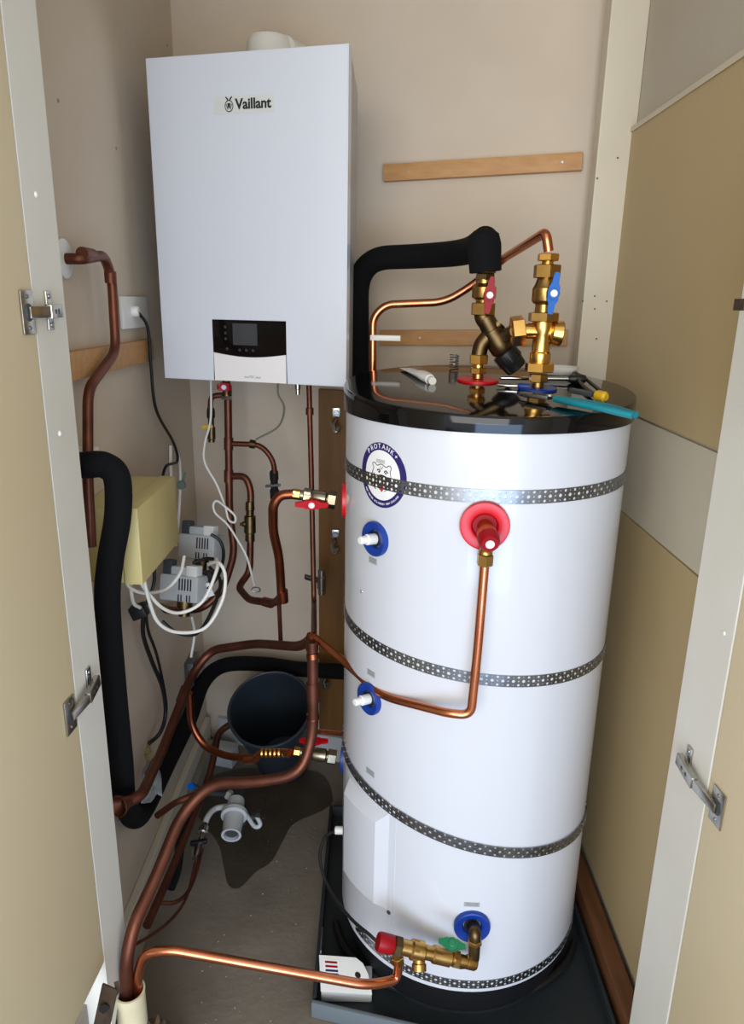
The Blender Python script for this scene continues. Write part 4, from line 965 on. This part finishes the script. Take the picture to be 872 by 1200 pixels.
b = B(); c = W(163, 716, y=1.62); obox(b, c, (1, 0, .4), Y3, (-.4, 0, 1), .04, .03, .035, .006); obj('connector_block', b, blackp, label='black connector block where the cables meet under the box', cat='connector')
b = B(); c = W(243, 676, y=1.88); obox(b, c, (1, -.3, .4), (.2, 1, 0), (-.4, 0, 1), .05, .03, .035, .008); obj('cable_connector', b, blackp, label='black cable connector at the right end of the front actuator', cat='connector')
b = B(); c = W(240, 693, y=1.86); obox(b, c, (1, -.3, .5), (.2, 1, 0), (-.4, 0, 1), .05, .004, .04, .001); obj('paper_tag', b, labelw, label='white paper tag hanging from the front actuator', cat='tag')
# earth cord with loop
wire('white_cable', L_([(247, 440, 2.04), (247, 490, 2.06), (240, 520, 2.04), (240, 542, 2.03), (254, 568, 2.02), (264, 594, 2.01), (268, 609, 2.0), (275, 612, 2.0), (275, 604, 2.0), (263, 593, 2.0), (254, 587, 1.99), (250, 592, 1.99), (253, 602, 1.99), (266, 614, 1.98), (278, 632, 1.98), (290, 655, 1.98), (298, 686, 2.0)]), .0032, cablew, 'thin white cord knotted in a loop beside the boiler pipe', n=10)
t = thing('cord_outlet', W(300, 690, y=2.03), 'tiny round white outlet at the lower end of the knotted cord', 'outlet')
obj('ring', sweep(B(), [W(300, 691, y=2.02)+V((.013*math.cos(2*PI*k/20), 0, .008*math.sin(2*PI*k/20))) for k in range(21)], .0018, 6, caps=False), galv, t)
wire('grey_wire', L_([(326, 446, 2.05), (326, 462, 2.05), (333, 478, 2.06), (326, 500, 2.08), (300, 515, 2.09)]), .003, mat('grey_sheath', (120, 116, 96), .5), 'thin grey-green wire sagging from the boiler to the upper copper loop')
# fixings on the brown board
for i, (px, py, lb) in enumerate(((394, 484, 'bright strap fixing on the brown board near the tank lid'), (393, 627, 'bright strap fixing on the brown board below the upper side valve'), (377, 682, 'nickel drain cock clipped low on the brown board'), (382, 787, 'steel strap fixing on the board behind the dark copper elbow'))):
    c = W(px, py, y=bw(-.1)-.05 if i != 2 else 2.1); t = thing('strap_fixing', c, lb, 'fixing')
    if i == 2:
        fitting(c+Z3*.04, -Z3, [(0, .012), (.02, .012), (.022, .015), (.06, .015), (.062, .012), (.08, .012)], t, 'body', nickel)
        b = B(); obox(b, c+V((-.03, 0, .01)), (1, 0, -.3), Y3, Z3, .05, .014, .016, .005); obj('lever', b, blackp, t)
    else:
        b = B(); obox(b, c+Y3*.012, X3, Y3, Z3, .024, .004, .028, .001); obj('washer_plate', b, nickel, t)
        obj('bolt_head', nut(B(), c+Y3*.01, -Y3, 0, .010, .009), galv, t)
        b = B(); sweep(b, catmull([c+V((0, 0, -.02)), c+V((-.008, -.01, -.035)), c+V((.0, -.015, -.055)), c+V((.008, -.012, -.04))], 6), .0075, 10); obj('hook', b, nickel, t)

# ------------------------------------------------------------------ tray and small parts on the floor
b = B(); x0, x1, y0, y1 = -.118, .576, 1.285, 1.965
yf = 1.13
t = thing('drip_tray', ((x0+x1)/2, (y0+y1)/2, 0), 'shallow charcoal drip tray under the tank', 'tray')
def rim(pa, pb, m, h=.045, th=.010):
    b = B(); d = V((pb[0]-pa[0], pb[1]-pa[1], 0)); obox(b, V(((pa[0]+pb[0])/2, (pa[1]+pb[1])/2, h/2+.001)), d, Z3.cross(d), Z3, d.length, th, h, .003); obj('tray_rim', b, m, t)
plate(b, [(x0+.006, y0+.004), (x1-.006, yf+.004), (x1-.006, y1-.006), (x0+.006, y1-.006)], .004, .012); obj('tray_bottom', b, tray_m, t)
rim((x0, y0), (x1, yf), traylip); rim((x0+.005, y0+.01), (x0+.005, y1), tray_m); rim((x1-.005, yf+.01), (x1-.005, y1), tray_m); rim((x0+.012, y1-.006), (x1-.012, y1-.006), tray_m)
b = B(); lathe(b, (TX, TY, .0125), Z3, [(0, .27), (.021, .27)], 48); obj('tray_plinth', b, tray_m, t)
# black hose lying round the tank foot
pts = []
for k in range(30):
    a = math.radians(-165+k*5.2); pts.append(V((TX+.325*math.cos(a), TY+.325*math.sin(a), .055+.004*math.sin(k))))
pts = [p for p in pts if p.y > y0+.0]
wire('black_hose', [V((TX+.318*math.cos(a), TY+.318*math.sin(a)*.80-.0, .03)) for a in [math.radians(-172+9*k) for k in range(18)]], .010, cableb, 'black hose curled in the tray round the tank foot', 'hose', seg=10)
wire('black_cable', [W(396, 973, y=1.50), W(382, 980, y=1.48), W(375, 1005, y=1.44), W(385, 1040, y=1.38), W(410, 1075, y=1.30), W(436, 1098, y=1.24), W(455, 1118, y=1.22)], .0038, cableb, 'thin black cable looping from the tank side down into the tray')
# white bracket with a red printed label and a hole
P0, P1, P2, P3 = W(374, 1120, z=.07), W(428, 1124, z=.07), W(436, 1166, z=.05), W(376, 1162, z=.05)
t = thing('white_bracket', (P0+P2)/2, 'white plate with a hole and red printed label at the tray corner', 'bracket')
def q2(u, v, o=0.): 
    return (P3.lerp(P2, u)).lerp(P0.lerp(P1, u), v)+V((0, -.3, 1)).normalized()*o
b = B(); hb_ = [(0, 0), (1, 0), (1.0, .55), (.93, .85), (.8, 1), (0, 1)]
plate(b, hb_, 0, .004); remap(b, lambda c: q2(c.x, c.y, c.z)); obj('plate', b, whitep, t, smooth=False)
b = B(); disc(b, .06, .0041, .0046, 16, 0, (.78, .5), .09); remap(b, lambda c: q2(c.x, c.y, c.z)); obj('hole', b, ink, t)
b = B(); plate(b, [(.08, .25), (.42, .25), (.42, .9), (.08, .9)], .0041, .0045); remap(b, lambda c: q2(c.x, c.y, c.z)); lb_ = obj('printed_label', b, labelw, t, smooth=False)
for k, (v, m) in enumerate(((.78, dredp), (.66, dredp), (.54, purple), (.44, purple), (.34, dredp))):
    b = B(); plate(b, [(.12, v), (.38, v), (.38, v+.06), (.12, v+.06)], .0046, .0049); remap(b, lambda c: q2(c.x, c.y, c.z)); obj('print_line', b, m, lb_, smooth=False)
b = B(); box(b, (P3.x, P3.y+.005, .013), (P2.x, P0.y-.002, .045), .004); obj('housing', b, greyp, t)
b = B(); c = W(377, 1105, z=.07); obox(b, c, (0, 1, 0), X3, Z3, .07, .004, .03, .001); st_ = obj('steel_strip', b, galv, label='short slotted steel strip standing at the tray left edge', cat='strip')
for k in range(4):
    n = B(); lathe(n, c+V((-.0021, -.024+.016*k, 0)), -X3, [(0, .004), (.0004, .004)], 10); obj('slot', n, ink, st_)
